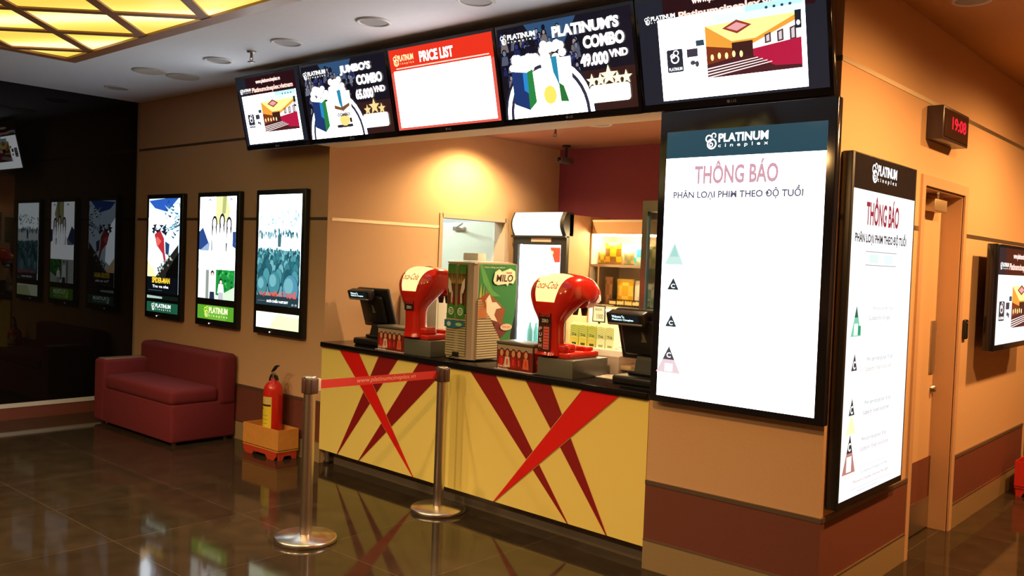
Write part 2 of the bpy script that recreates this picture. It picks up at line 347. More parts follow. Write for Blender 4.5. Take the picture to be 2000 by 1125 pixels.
for x, y, l in ((-8.22, 3.73, 'farthest dim round ceiling lamp beside the dark glass wall'), (-6.28, 3.62, 'dim round ceiling lamp just right of the double air vent'),
                (-5.32, 3.58, 'dim round ceiling lamp right of the small sprinkler'), (-4.38, 3.57, 'grey round ceiling lamp above the price list screen'), (-3.53, 3.60, 'round ceiling lamp above the combo screen, cut by the top edge')):
    downlight(x, y, ZC, 0, WARM, 90, l, r=.11)
downlight(-1.36, 5.06, ZC, 0, WARM, 90, 'round ceiling lamp over the corridor, cut by the top edge', r=.1)
# store room light tube
t = thing('ceiling_tube_light', 'white fluorescent tube on the store room ceiling behind the kiosk door', 'ceiling light', (-6.7, 5.35, 2.6))
b = MB(); b.box(-.6, .6, -.04, .04, -.04, 0, M_white); b.build('housing', t)
b = MB(); b.tube([(-.58, 0, -.055), (.58, 0, -.055)], .015, SC('#eafff2', 230)); b.build('tube', t)
def sprinkler(x, y, z, l):
    t = thing('fire_sprinkler', l, 'sprinkler', (x, y, z))
    b = MB(); b.lathe([(.0, 0), (.035, 0), (.03, -.012), (0, -.012)], M_brush, 20); b.build('escutcheon', t)
    b = MB(); b.cyl(0, 0, -.05, -.012, .010, M_trimdark, 12); b.tube([(-.012, 0, -.045), (-.018, 0, -.06), (0, 0, -.078)], .003, M_trimdark); b.tube([(.012, 0, -.045), (.018, 0, -.06), (0, 0, -.078)], .003, M_trimdark); b.build('frame', t)
    b = MB(); b.lathe([(0, -.076), (.028, -.076), (.026, -.08), (0, -.08)], M_trimdark, 20); b.build('deflector', t)
sprinkler(-5.79, 3.6, ZC, 'small metal sprinkler head on the grey hall ceiling')
sprinkler(-4.81, 5.92, ZK, 'small dark sprinkler head on the kiosk ceiling')
t = thing('ceiling_air_vent', 'pair of joined round slotted vents on the hall ceiling near the poster wall', 'air vent', (-7.17, 3.66, ZC), math.radians(84))
for k, sx in enumerate((-.14, .14)):
    b = MB(); T = Matrix.Translation((sx, 0, 0))
    b.lathe([(.135, 0), (.135, -.006), (.118, -.012), (.112, -.004)], mat('vent_grey', (.50, .49, .45), .5), 32, T)
    b.lathe([(.114, -.002), (0, -.002)], mat('vent_dark', (.02, .018, .015), .8), 32, T)
    for j in range(-5, 6):
        y = j * .02; l = math.sqrt(max(0, .112 ** 2 - y * y)); b.box(-l, l, y - .0055, y + .0055, -.012, -.003, mat('vent_slat', (.62, .60, .54), .5), Matrix.Translation((sx, 0, 0)) @ Matrix.Rotation(.7, 4, 'Z'))
    b.build('grille', t)

# ------------------------------------------------------------ lattice ceiling coffer
def glass_mat():
    m = bpy.data.materials.new('amber_backlit_glass'); m.use_nodes = True; nt = m.node_tree; b = nt.nodes['Principled BSDF']; L = nt.links.new
    b.inputs['Base Color'].default_value = (.25, .2, .05, 1); b.inputs['Roughness'].default_value = .25
    tc = nt.nodes.new('ShaderNodeTexCoord'); mp = nt.nodes.new('ShaderNodeMapping'); mp.inputs['Rotation'].default_value = (0, 0, math.radians(58))
    wv = nt.nodes.new('ShaderNodeTexWave'); wv.inputs['Scale'].default_value = .42; wv.inputs['Distortion'].default_value = 3.2; wv.inputs['Detail'].default_value = 1; wv.inputs['Detail Scale'].default_value = .7
    rp = nt.nodes.new('ShaderNodeValToRGB'); e = rp.color_ramp.elements
    e[0].position = .0; e[0].color = (.85, .60, .08, 1); e[1].position = 1; e[1].color = (1.9, 1.5, .62, 1)
    q = e.new(.62); q.color = (1.05, .84, .16, 1)
    L(tc.outputs['Object'], mp.inputs[0]); L(mp.outputs[0], wv.inputs[0]); L(wv.outputs['Fac'], rp.inputs[0]); L(rp.outputs[0], b.inputs['Emission Color']); b.inputs['Emission Strength'].default_value = 1.15
    return m
LX0, LX1, LY0, LY1 = -7.27, -2.4, .45, 2.965
co = thing('lattice_ceiling_light', 'large amber backlit ceiling coffer with a diagonal copper-brown lattice', 'ceiling light', ((LX0 + LX1) / 2, (LY0 + LY1) / 2, ZC))
cx, cy = co.location.x, co.location.y; hx = (LX1 - LX0) / 2; hy = (LY1 - LY0) / 2
b = MB(); b.box(-hx + .02, hx - .02, -hy + .02, hy - .02, -.016, -.004, glass_mat()); b.build('amber_glass', co)
b = MB(); fw = .10
b.box(-hx, hx, -hy, -hy + fw, -.032, 0, M_wood); b.box(-hx, hx, hy - fw, hy, -.032, 0, M_wood); b.box(-hx, -hx + fw, -hy + fw, hy - fw, -.032, 0, M_wood); b.box(hx - fw, hx, -hy + fw, hy - fw, -.032, 0, M_wood); b.build('frame', co)
ix0, ix1, iy0, iy1 = -hx + fw, hx - fw, -hy + fw, hy - fw
ang = math.atan2(.9, .86); SPX = .815
for d in (1, -1):
    slope = -d * .98     # dy/dx
    for k in range(-4, 12):
        xe = -6.77 - cx + k * SPX   # where the bar meets the edge y = iy1
        # x = xe + (y-iy1)/slope
        pts = []
        ya, yb = iy0, iy1
        xa = xe + (ya - iy1) / slope; xb = xe
        (p, q) = (Vector((xa, ya)), Vector((xb, yb)))
        # clip in x
        def clip(p, q, lim, lo):
            if (p.x < lim) == lo and (q.x < lim) == lo: return None
            if (p.x < lim) == lo: f = (lim - p.x) / (q.x - p.x); return p + (q - p) * f, q
            if (q.x < lim) == lo: f = (lim - p.x) / (q.x - p.x); return p, p + (q - p) * f
            return p, q
        r = clip(p, q, ix0, True)
        if r: r = clip(r[0], r[1], ix1, False)
        if not r or (r[0] - r[1]).length < .08: continue
        p, q = r; t_ = (q - p).normalized(); n_ = Vector((-t_.y, t_.x)) * .034
        b = MB(); zz = -.028 if d == 1 else -.027
        b.prism([(p + n_)[:], (q + n_)[:], (q - n_)[:], (p - n_)[:]], zz, -.015, M_wood, 'z'); b.build('lattice_bar', co)

# ============================================================ OVERHEAD SCREENS
def tv_body(t, w, h, d=.05, bez=.022, bb=.04, mt=None):
    b = MB(); b.rbox(-w / 2 + .002, w / 2 - .002, 0, d, 0, h, .006, M_blackg, 2); b.build('casing', t)
    b = MB(); b.rbox(-w * .3, w * .3, d, d + .045, h * .35, h * .8, .01, M_black, 2); b.build('wall_bracket', t)
    return Art(None, (-w / 2 + bez, -.0006, bb), (1, 0, 0), (0, 0, 1), (0, -1, 0), w - 2 * bez, h - bez - bb)
def site_art(a, mirror=False, white=7.0, cx0=.08, cx1=.93, ctop=.70, cbot=.0, tdark='#2a0f14'):
    a.rect(0, 0, 1, 1, '#20232e', 1); a.rect(.15, .72, .95, 1, tdark, 1)
    logo(a, .04, .77, .22, .85, '#ffffff', 1.6)
    a.text('www.platinumcineplex.vn', .32, .88, .72, .955, '#ffd9cf', 1.5, .04); a.text('Platinumcineplex.vietnam', .24, .755, .90, .845, '#ffcabc', 1.5, .04)
    s = a.sub(cx0, cbot, cx1, ctop); s.rect(0, 0, 1, 1, '#f6fbff', white)
    s.rect(.40, .83, .98, .94, '#c9f4ff', 1.6); s.rect(.62, .93, .99, 1.0, '#bdeeff', 1.2)
    for k in range(4): s.ell(.76 + .05 * k, .94, .010, .016, '#36586a', .6, 10)
    # wide lobby photograph
    s.rect(.34, .30, .97, .84, '#f0a23c', 1.1); s.poly([(.34, .84), (.97, .84), (.68, .62), (.52, .62)], '#ffe98a', 1.5)
    s.poly([(.46, .78), (.56, .86), (.66, .78), (.56, .70)], '#a8402c', .9); s.poly([(.49, .78), (.56, .83), (.63, .78), (.56, .73)], '#e0a0a0', 1.2)
    s.poly([(.34, .36), (.34, .60), (.52, .54), (.52, .42)], '#8a3b1e', .9); s.poly([(.52, .42), (.52, .60), (.66, .60), (.66, .42)], '#4a2622', .8)
    s.poly([(.66, .40), (.66, .56), (.97, .78), (.97, .40)], '#fff1e6', 1.6)
    for k in range(3): s.poly([(.74 + .08 * k, .54), (.78 + .08 * k, .55), (.78 + .08 * k, .66 + .02 * k), (.74 + .08 * k, .64 + .02 * k)], '#5b4a50', .7); s.poly([(.75 + .08 * k, .56), (.77 + .08 * k, .565), (.77 + .08 * k, .64 + .02 * k), (.75 + .08 * k, .625 + .02 * k)], '#e7d7dc', 1)
    s.poly([(.34, .22), (.34, .38), (.56, .44), (.66, .42), (.97, .30), (.97, .22)], '#59262c', .8); s.poly([(.66, .42), (.66, .50), (.97, .56), (.97, .26), (.80, .28)], '#c21d45', .95)
    for k in range(4): s.poly([(.30, .21 + .035 * k), (.30, .225 + .035 * k), (.78 - .03 * k, .335 + .022 * k), (.78 - .03 * k, .325 + .022 * k)], '#ffe9e4', 1.4)
    for k in range(5): s.ell(.38 + .05 * k, .46 + .01 * (k % 2), .012, .04, '#ffdf9c', 1.4, 8)
    # logo square and small pictures
    s.rrect(.05, .34, .17, .62, .008, '#333844', .8); s.ring(.11, .50, .032, .055, .35, '#f2e8ee', 1.5); s.ring(.12, .575, .022, .035, .4, '#f2e8ee', 1.5, -60, 240); s.ring(.095, .54, .02, .03, .5, '#f2e8ee', 1.4); s.text('PLATINUM', .06, .36, .16, .40, '#ffffff', 1.5, .03)
    s.rect(.20, .50, .28, .60, '#4a4450', .8); s.rect(.27, .62, .33, .69, '#3f5564', .8); s.ell(.24, .43, .02, .03, '#585260', .8, 8); s.ell(.27, .41, .015, .04, '#585260', .8, 8)
    s.rect(.935, .66, .975, .86, '#2b2d3a', .7); s.ell(.955, .72, .012, .03, '#fbfbff', 1.6, 10)
def crowd(a, x0, y0, x1, y1, n, seed, cols, es=.9, rs=(.012, .03), asp=2.0, hair='#14121c'):
    rnd = random.Random(seed); it = sorted([(rnd.uniform(y0, y1), rnd.uniform(x0, x1)) for _ in range(n)], reverse=True)
    for y, x in it:
        r = rnd.uniform(*rs); c = rnd.choice(cols); q = r * a.W / a.H
        a.poly([(x - 1.9 * r, y - 4.2 * q), (x + 1.9 * r, y - 4.2 * q), (x + 1.3 * r, y - 1.1 * q), (x - 1.3 * r, y - 1.1 * q)], c, es * .55)
        a.ell(x, y + .2 * q, r * 1.15, q * 1.3, hair, .5, 8); a.ell(x, y, r * .8, q, c, es, 8)
def combo_art(a, title, title_box, price, stars, seed):
    a.rect(0, 0, 1, 1, '#171420', 1); a.poly([(.22, 1), (.62, 1), (.52, .75), (.30, .80)], '#35577e', .9)
    a.poly([(.55, 0), (1, 0), (1, .42), (.62, .42)], '#3a1f1c', .9)
    crowd(a, .03, .40, .62, .94, 90, seed, ['#8f97b8', '#3a4590', '#c6b3b0', '#2c2a48', '#b9bfd8', '#1e1c30'], .62, (.008, .018))
    # white dome of light and pack shots
    P = [(0.04 + .0, 0)] + [(.36 + .33 * math.cos(math.radians(t)), .0 + .60 * math.sin(math.radians(t))) for t in range(180, -1, -10)] + [(.69, 0)]
    a.poly([(.36 + .36 * math.cos(math.radians(t)), .64 * math.sin(math.radians(t))) for t in range(0, 181, 10)], '#2c2a3a', .8)
    a.poly([(.36 + .34 * math.cos(math.radians(t)), .61 * math.sin(math.radians(t))) for t in range(0, 181, 10)], '#f4faff', 7.0)
    a.poly([(.36 + .312 * math.cos(math.radians(t)), .56 * math.sin(math.radians(t))) for t in range(0, 181, 10)], '#3d3b50', .8)
    a.poly([(.36 + .288 * math.cos(math.radians(t)), .52 * math.sin(math.radians(t))) for t in range(0, 181, 10)], '#f4faff', 7.0)
    rnd = random.Random(seed + 5)
    for k in range(26): a.ell(.20 + rnd.uniform(-.10, .10), .58 + rnd.uniform(-.07, .10), .03, .04, '#fffaf0', 2.6, 9)
    for k in range(16): a.ell(.42 + rnd.uniform(-.08, .09), .66 + rnd.uniform(-.08, .10), .03, .045, '#fff4e0', 2.4, 9)
    a.poly([(.09, .16), (.09, .52), (.21, .49), (.21, .08)], '#26407e', .8); a.poly([(.21, .08), (.21, .49), (.26, .52), (.27, .16)], '#2f8f46', .9); a.poly([(.18, .3), (.18, .50), (.215, .49), (.215, .26)], '#2a86c9', 1.1)
    a.poly([(.33, .60), (.35, .14), (.56, .16), (.56, .60)], '#fffdf4', 2.4); a.poly([(.42, .46), (.41, .62), (.455, .62), (.46, .30)], '#2b8fb4', 1)
    if stars == 3:
        a.poly([(.36, .38), (.46, .34), (.54, .40), (.54, .44), (.44, .39), (.36, .43)], '#8a5a35', .9); a.rect(.36, .12, .55, .16, '#3b3236', .8); a.ell(.46, .22, .06, .08, '#f4d27c', 1.3, 14); a.text('COMBO', .38, .27, .53, .315, '#30304e', .8, .05); a.rect(.52, .18, .545, .24, '#3c2c22', .6)
    else:
        a.ell(.38, .22, .05, .10, '#f6d65e', 1.3, 14); a.poly([(.46, .14), (.455, .34), (.49, .30), (.52, .13)], '#2f7d3c', .9)
    logo(a, .03, .82, .31, .93, '#ffffff', 1.6)
    a.text(title, *title_box, '#ffffff', 2.6, .05)
    a.text('COMBO', .66, .645, .95, .775, '#ffffff', 2.6, .05)
    a.text(price, .63, .46, .83, .595, '#ffeef6', 2.4, .055); a.text('VND', .835, .52, .965, .60, '#ffeef6', 2.4, .05)
    xs = [.74, .82, .90] if stars == 3 else [.70, .76, .82, .88, .94]
    for i, x in enumerate(xs): a.star(x, .31 + (.035 if x == .82 else 0), a.H * (.11 if x == .82 else .075), '#ffd690' if stars == 3 else '#ffe9b8', 1.15 if stars == 3 else 1.8)
    a.rrect(.68, .08, .96, .26, .02, '#fff4e8', 2.6 if stars > 3 else 1.9)
def price_art(a):
    a.rect(0, 0, 1, 1, '#f0351f', 1.0); a.rect(0, .0, 1, .72, '#ee6152', 1.0)
    a.rect(.03, .03, .97, .735, '#fff8f2', 6.0)
    logo(a, .05, .79, .25, .93, '#ffe9a8', 1.4); a.text('PRICE LIST', .31, .80, .64, .93, '#fff3ea', 1.9, .045); a.rect(.06, .755, .96, .77, '#ffd9c0', 1.2)
    for k in range(5): a.rect(.08, .16 + .11 * k, .30 + .04 * (k % 3), .168 + .11 * k, '#fff0ea', 2.2); a.rect(.45, .16 + .11 * k, .62, .168 + .11 * k, '#fdeeea', 2.1)
TVX = [-6.568, -5.687, -4.691, -3.703, -2.705, -1.656]; th = .233; TVH = .592
tvl = ['leftmost overhead menu screen, showing a web page and lobby photo', 'overhead menu screen reading JUMBO\'S COMBO with three gold stars', 'red overhead menu screen reading PRICE LIST',
       'overhead combo menu screen with a row of stars, right of the red one', 'largest rightmost overhead screen, above the tall notice display']
for i in range(5):
    x0, x1 = TVX[i], TVX[i + 1]; w = x1 - x0
    t = thing('menu_screen', tvl[i], 'screen', ((x0 + x1) / 2, 4.068, 2.462), 0, None, th)
    a = tv_body(t, w, TVH); m = MB(); a.mb = m
    if i == 0: site_art(a, cx0=.05, cx1=.93, ctop=.74, cbot=.02)
    if i == 1: combo_art(a, "JUMBO'S", (.48, .80, .84, .93), '65.000', 3, 3)
    if i == 2: price_art(a)
    if i == 3: combo_art(a, "PLATINUM'S", (.44, .81, .92, .93), '49.000', 5, 8)
    if i == 4: site_art(a, cx0=.115, cx1=.90, ctop=.80, cbot=.025)
    m.build('screen_picture', t)
    m = MB(); m.text = None
    aa = Art(m, (-.03, -.0006, .012), (1, 0, 0), (0, 0, 1), (0, -1, 0), .06, .018, PR); aa.ell(.25, .5, .15, .45, '#8a8a92', n=12); aa.text('LG', .5, .1, .95, .9, '#8a8a92', bold=.03); m.build('maker_badge', t)
# steel rail under the screens
b = MB(); b.box(-5.70, -2.64, 4.125, 4.14, 2.476, 2.50, M_blackg); tag(b.build('screen_mounting_rail'), 'long black steel rail carrying the overhead menu screens', 'rail')
# right wall tv
t = thing('wall_television', 'black television on the right corridor wall, cut by the picture edge', 'television', (-1.50, 7.10, 1.165), PI / 2)
w, h = 1.24, .71
a = tv_body(t, w, h, .07); m = MB(); a.mb = m; site_art(a, white=1.25, cx0=.0, cx1=1.0, ctop=.72, cbot=0, tdark='#4a1d16'); m.build('screen_picture', t)

# ============================================================ TALL NOTICE DISPLAYS
def tri(a, cx, y0, w, h, c, es=1.0): a.poly([(cx - w / 2, y0), (cx + w / 2, y0), (cx, y0 + h)], c, es)
def notice(a, faded, white):
    a.rect(0, 0, 1, 1, '#fbfdff', white)
    a.rect(0, .90, 1, 1, '#2c4f5d' if faded else '#3a241c', .9 if faded else .5)
    logo(a, .27, .925, .66, .985, '#ffffff', 1.8)
    W_ = '#f9f4f7' if faded else '#fbfdff'
    a.text('THÔNG BÁO', .20 if faded else .20, .80, .73, .885, '#dea8b6' if faded else '#a82c3c', .95, .03)
    a.text('PHÂN LOẠI PHIM THEO ĐỘ TUỔI', .06 if faded else .05, .742, .88, .788, '#5a5a72' if faded else '#2c2428', .85, .03)
    if faded:
        tri(a, .085, .50, .13, .085, '#d2f3ea', 1.0); tri(a, .085, .53, .06, .045, '#aee4d6', 1.0)
        for k, y in enumerate((.405, .265)):
            tri(a, .085 - .004 * k, y, .080, .046, '#34464e', .8); a.text('C', .070 - .004 * k, y + .006, .098 - .004 * k, y + .023, '#ffffff', 1.5, .03)
        tri(a, .075, .09, .17, .10, '#f2d8dd', 1.0); a.rect(.05, .095, .105, .125, '#ffffff', 1.8); tri(a, .075, .14, .082, .052, '#55505a', .9); a.text('C', .06, .147, .09, .167, '#ffffff', 1.5, .03)
        a.text('Cam ket: Theo quy dinh phan loai phim', .14, .052, .50, .060, '#e4e6ea', 1.0); a.text('www.platinumcineplex.vn', .55, .045, .80, .053, '#dfe2e6', 1.0); a.text('Please show your identity card', .28, .018, .62, .027, '#cfd3da', 1.0)
    else:
        a.rect(.22, .722, .72, .724, '#8e8e90'); a.rect(.22, .682, .72, .684, '#8e8e90'); a.rect(.28, .69, .42, .716, '#cfeedd', 1.3); a.rect(.52, .69, .66, .716, '#d5eee4', 1.3)
        a.text('P   C13   C16   C18', .32, .655, .60, .665, '#c9ccd6', 1.2)
        tri(a, .13, .475, .15, .088, '#7fd8b2', 1.0); a.rect(.10, .478, .155, .512, '#e8fff6', 1.6); a.rect(.16, .478, .20, .505, '#18b37c', .8); tri(a, .125, .53, .05, .034, '#3c6a60', .8)
        a.text('Phim duoc pho bien rong rai', .38, .545, .72, .560, '#9aa0a8', .95); a.text('Suitable for all ages', .32, .515, .66, .532, '#8d9ca0', 1.0)
        for k, (y, c) in enumerate(((.375, '#fffbe0'), (.245, '#fff3a8'))):
            tri(a, .13 - .005 * k, y - .055, .15, .06, c, 1.5); tri(a, .13 - .005 * k, y, .085, .05, '#3c4244', .8); a.text('C', .112 - .005 * k, y + .004, .148 - .005 * k, y + .028, '#ffffff', 1.5, .03)
            a.text('Phim cam khan gia duoi %s tuoi' % ('13', '16')[k], .32, y + .018, .74, y + .034, '#6a7078', .9); a.text('Suitable for %s years old and over' % ('13', '16')[k], .30, y - .012, .72, y + .006, '#b09a80' if k == 0 else '#7c6a60', .9)
        tri(a, .12, .075, .19, .11, '#c98a80', .95); a.rect(.085, .08, .155, .125, '#fff4f4', 1.6); tri(a, .12, .135, .085, .055, '#3c3536', .8); a.text('C', .10, .14, .138, .165, '#ffffff', 1.5, .03)
        a.text('Phim cam khan gia duoi 18 tuoi', .30, .155, .70, .170, '#6a707a', .9); a.text('Suitable for 18 years old and over', .28, .125, .74, .142, '#a4757c', 1.0)
        a.rect(.3, .082, .75, .083, '#b9b9bb'); a.text('Vui long xuat trinh giay to tuy than', .30, .060, .74, .070, '#70747c', .9); a.text('Platinum Cineplex reserves the right', .20, .036, .76, .048, '#a05a5e', .9); a.rect(.14, .022, .8, .023, '#98989a'); a.text('www.platinumcineplex.vn', .26, .008, .62, .016, '#8d8d95', 1.0)
def tall_display(label, loc, rz, w, h, faded, white):
    t = thing('notice_display', label, 'display', loc, rz); d = .055
    b = MB(); b.rbox(-w / 2, w / 2, 0, d, 0, h, .006, M_blackg if faded else M_black, 2); b.build('casing', t)
    m = MB(); bz = .045 if faded else .022
    a = Art(m, (-w / 2 + bz, -.0006, .036), (1, 0, 0), (0, 0, 1), (0, -1, 0), w - 2 * bz, h - .036 - (.11 if faded else .006), SC); notice(a, faded, white); m.build('lit_notice', t)
    return t
tall_display('tall lit notice display on the pillar front facing the counter queue', (-2.108, 4.058, .928), 0, .95, 1.53, True, 5.0)
tall_display('tall lit notice display on the side wall beside the tan door', (-1.595, 4.625, .52), PI / 2, .915, 1.70, False, 1.3)
# ============================================================ POSTER LIGHT BOXES
def poster(k, xc, label, z0=.954):
    t = thing('poster_light_box', label, 'poster', (xc, 4.212, z0), 0); w, h = .697, 1.20
    b = MB(); b.rbox(-w / 2, w / 2, 0, .046, 0, h, .006, M_black, 2); b.build('frame', t)
    m = MB(); e = .045
    A = Art(m, (-w / 2 + e, -.0006, 0), (1, 0, 0), (0, 0, 1), (0, -1, 0), w - 2 * e, h, SC)
    a = A.sub(0, .205, 1, .965); rnd = random.Random(k * 7 + 1)
    if k == 0:     # stormy blue and white burst over a dark skyline, red ribbon shape
        a.rect(0, 0, 1, 1, '#cfe8ff', 1.7); a.poly([(0, .98), (.55, 1), (.95, 1), (.6, .86), (.2, .90)], '#2f62c8', 1.0); a.poly([(0, .2), (0, .8), (.30, .66), (.35, .3)], '#eaf6ff', 5.0)
        for i in range(44):
            x = rnd.uniform(.5, 1.0); y = rnd.uniform(.60, .95); q = rnd.uniform(-.9, .9); l = rnd.uniform(.06, .18); c = rnd.choice(['#134a63', '#1c6a86', '#0e2c3e', '#cdeeff', '#2b89a6'])
            a.poly([(x, y), (min(1, x + l), y + q * .06), (min(1, x + l * .7), y - .02 + q * .05)], c, 1)
        for i in range(18):
            x = rnd.uniform(.06, .55); y = rnd.uniform(.62, .74); a.poly([(x, y), (x + .14, y + rnd.uniform(-.04, .07)), (x + .08, y - .03)], rnd.choice(['#0d2530', '#2a1c30', '#163c4a']), .9)
        a.poly([(0, .16), (0, .34), (.25, .22), (.45, .10), (.2, .06)], '#ffd9a0', 1.6)
        a.poly([(.20, .62), (.40, .66), (.52, .58), (.55, .44), (.62, .30), (.56, .30), (.48, .42), (.30, .50)], '#c5303a', 1.0); a.poly([(.30, .48), (.24, .56), (.30, .60), (.44, .55)], '#e86a5e', 1.1)
        a.poly([(.56, .55), (.70, .52), (.68, .40), (.58, .42)], '#2d4a7a', .9)
        a.poly([(.14, .10), (.60, .34), (.98, .52), (1, .2), (1, 0), (0, 0)], '#2b2a26', .7); a.poly([(.62, .22), (1, .44), (1, 0), (.5, 0)], '#07090a', .5)
        for i in range(22): x = rnd.uniform(.32, .8); a.ell(x, .16 + (x - .2) * .42 + rnd.uniform(-.06, .05), .03, .012, rnd.choice(['#8d9a86', '#c9d8c4', '#4c5348']), .9, 7)
        a.rect(0, 0, 1, .17, '#071019', .7)
        a.text('SPIDER-MAN', .16, .105, .74, .165, '#ffd23a', 1.2, .04); a.text('Tro ve nha', .18, .055, .70, .085, '#f3f7ff', 1.4, .03); a.rect(.05, .025, .5, .03, '#61707c', .8)
        b2 = A.sub(0, .155, 1, .185); b2.rect(0, 0, 1, 1, '#0e1d1b', .8); b2.poly([(0, .1), (.5, .2), (.5, .7), (0, .9)], '#b7d8cc', .9)
        g = A.sub(0, .05, 1, .13); g.rect(0, 0, 1, 1, '#1f6148', .8); logo(g, .16, .12, .78, .9, '#eafff4', 1.3)
    if k == 1:     # washed-out photo of a group of friends, small photo below
        a.rect(0, 0, 1, 1, '#f4faff', 5.0); a.poly([(.45, .72), (.45, 1), (.75, 1), (.85, .85), (.75, .75)], '#d9e0a0', 1.4); a.poly([(.62, .82), (.64, 1), (.74, 1), (.72, .84)], '#bcc27e', 1.1)
        a.poly([(0, .48), (0, .66), (.10, .70), (.30, .52), (.2, .46)], '#31539c', .9); a.poly([(.92, .52), (.92, .66), (1, .66), (1, .5)], '#31539c', .9); a.poly([(.02, .47), (.3, .56), (.28, .47)], '#9ab0d0', 1.2)
        for x, y in ((.28, .95), (.86, .95)): a.ring(x, y, .045, .03, .4, '#7d828c', .9, 0, 180)
        for x, y in ((.42, .76), (.63, .78), (.82, .75)):
            a.ell(x, y - .02, .075, .075, '#262430', .8, 18); a.poly([(x - .075, y - .02), (x + .075, y - .02), (x + .06, y - .16), (x - .065, y - .18)], '#2f2b36', .8)
            a.ell(x, y - .02, .045, .05, '#fff3ea', 2.0, 16); a.poly([(x - .03, y - .06), (x + .03, y - .06), (x + .09, y - .30), (x - .09, y - .30)], '#f4faff', 4.6)
        a.poly([(.34, .58), (.36, .58), (.38, .46), (.35, .46)], '#6b6a76', .9); a.poly([(.74, .55), (.78, .55), (.77, .47), (.745, .47)], '#4b4a56', .9)
        a.rect(.0, .30, 1, .47, '#f4faff', 5.0)
        a.rect(0, 0, 1, .29, '#dfe9e2', 1.4); a.rect(.50, .04, 1, .29, '#1fa043', .9)
        for i in range(36): a.ell(rnd.uniform(.53, .97), rnd.uniform(.10, .28), .03, .014, rnd.choice(['#2fc04f', '#16813a', '#59d86a', '#0f6a2c']), .9, 7)
        a.poly([(.56, 0), (.86, 0), (1, .08), (1, 0)], '#e9f3e2', 1.5); a.poly([(.70, .06), (1, .13), (1, 0), (.62, 0)], '#cfe5c8', 1.3)
        for x, hh in ((.40, .25), (.64, .18)):
            a.ell(x, hh, .045, .028, '#30303a', .8, 14); a.ell(x, hh - .012, .032, .022, '#f6dccb', 1.2, 12); a.poly([(x - .09, .06), (x + .09, .06), (x + .06, hh - .03), (x - .06, hh - .03)], '#f7faff', 1.8); a.poly([(x - .07, 0), (x + .07, 0), (x + .06, .07), (x - .06, .07)], '#2b3550' if x < .5 else '#d8dce4', .9)
        a.rect(.22, .0, .30, .28, '#9aa49c', 1.0)
        g = A.sub(0, .05, 1, .155); g.rect(0, 0, 1, 1, '#5fae2e', .95); g.rect(.3, 0, .8, 1, '#76be38', .95); logo(g, .20, .1, .84, .92, '#f3ffc8', 1.3, '#d8ee5a')
    if k == 2:     # pale sky over a crowd of grey-blue rounded shapes
        a.rect(0, 0, 1, 1, '#eefcff', 5.0); a.rect(0, .50, 1, .66, '#eefcff', 2.2)
        for i in range(46): a.ell(rnd.uniform(0.02, .98), rnd.choice([.80, .76, .83]) + rnd.uniform(-.04, .03), rnd.uniform(.01, .03), rnd.uniform(.004, .02), rnd.choice(['#bfe0e6', '#9ccfd8', '#dff4f7']), 1.3, 7)
        for i in range(70): a.ell(rnd.uniform(0.02, .98), .645 + rnd.uniform(-.025, .03), rnd.uniform(.006, .018), rnd.uniform(.012, .034), rnd.choice(['#5aa2b0', '#2f6b78', '#8ccbd6', '#3c8492']), 1, 7)
        a.poly([(.48, .53), (.55, .53), (.56, .63), (.52, .66), (.47, .63)], '#4e7f8a', .9)
        a.rect(0, .08, 1, .46, '#6fb0b8', 1.0); a.rect(0, .42, 1, .50, '#a8dbe2', 1.2)
        for row, (y, r, n) in enumerate(((.49, .022, 24), (.46, .03, 20), (.42, .042, 15), (.37, .055, 12), (.31, .072, 9), (.24, .095, 7))):
            for i in range(n):
                x = (i + rnd.uniform(.1, .9)) / n; yy = y + rnd.uniform(-.014, .014); q = r * a.W / a.H * 1.4
                x = min(max(x, r), 1 - r)
                a.ell(x, yy, r, q, rnd.choice(['#173f49', '#21525c', '#123038', '#2d6470']), .9, 12); a.ell(x - r * .1, yy + q * .12, r * .86, q * .86, rnd.choice(['#3f8b98', '#2f7480', '#56a6b2', '#25606c', '#7cc4cf']), .95, 12)
        for x, y, r in ((.13, .165, .13), (.42, .19, .15), (.80, .14, .19)):
            q = r * a.W / a.H * 1.15; x = min(max(x, r), 1 - r); a.ell(x, y, r, q, '#1b434c', .8, 24); a.ell(x, y + q * .08, r * .92, q * .9, '#4d97a6' if x < .7 else '#5a9fc0', .95, 24); a.ell(x - r * .2, y + q * .3, r * .55, q * .5, '#7cc0ca', 1, 18)
        a.rect(0, 0, 1, .085, '#2e4650', .8)
        a.text('ĐẠI CHIẾN', .08, .075, .55, .135, '#f2604e', 1.05, .05); a.text('HÀNH TINH', .57, .115, .70, .135, '#f2604e', 1.05, .03); a.text('KHỈ', .73, .075, .94, .14, '#f2604e', 1.05, .05); a.text('HANH TINH', .58, .085, .70, .105, '#f2604e', 1.0, .03)
        a.text('KHỞI CHIẾU 14.07.2017', .26, .025, .76, .058, '#f6fbff', 2.0, .04); a.rect(.04, .035, .22, .038, '#9fb6bd', .9); a.text('2D  3D', .84, .012, .96, .028, '#e8f4f6', 1.0, .02)
        g = A.sub(0, .045, 1, .155); g.rect(0, 0, 1, 1, '#f4ffdc', 1.9); g.poly([(.3, 0), (1, 0), (1, .8), (.5, .9)], '#e6f8b4', 1.5)
    m.build('backlit_sheet', t)
    b = MB(); b.lathe([(0, 0), (.006, 0), (.006, .004), (0, .004)], SC('#ffffff', 1.5), 10, Matrix.Translation((-.10, 0, .022)) @ Matrix.Rotation(PI / 2, 4, 'X')); b.build('power_light', t)
poster(0, -8.218, 'leftmost poster light box, blue and white film poster with yellow title lettering')
poster(1, -7.246, 'middle poster light box showing white-clad friends above a green logo strip')
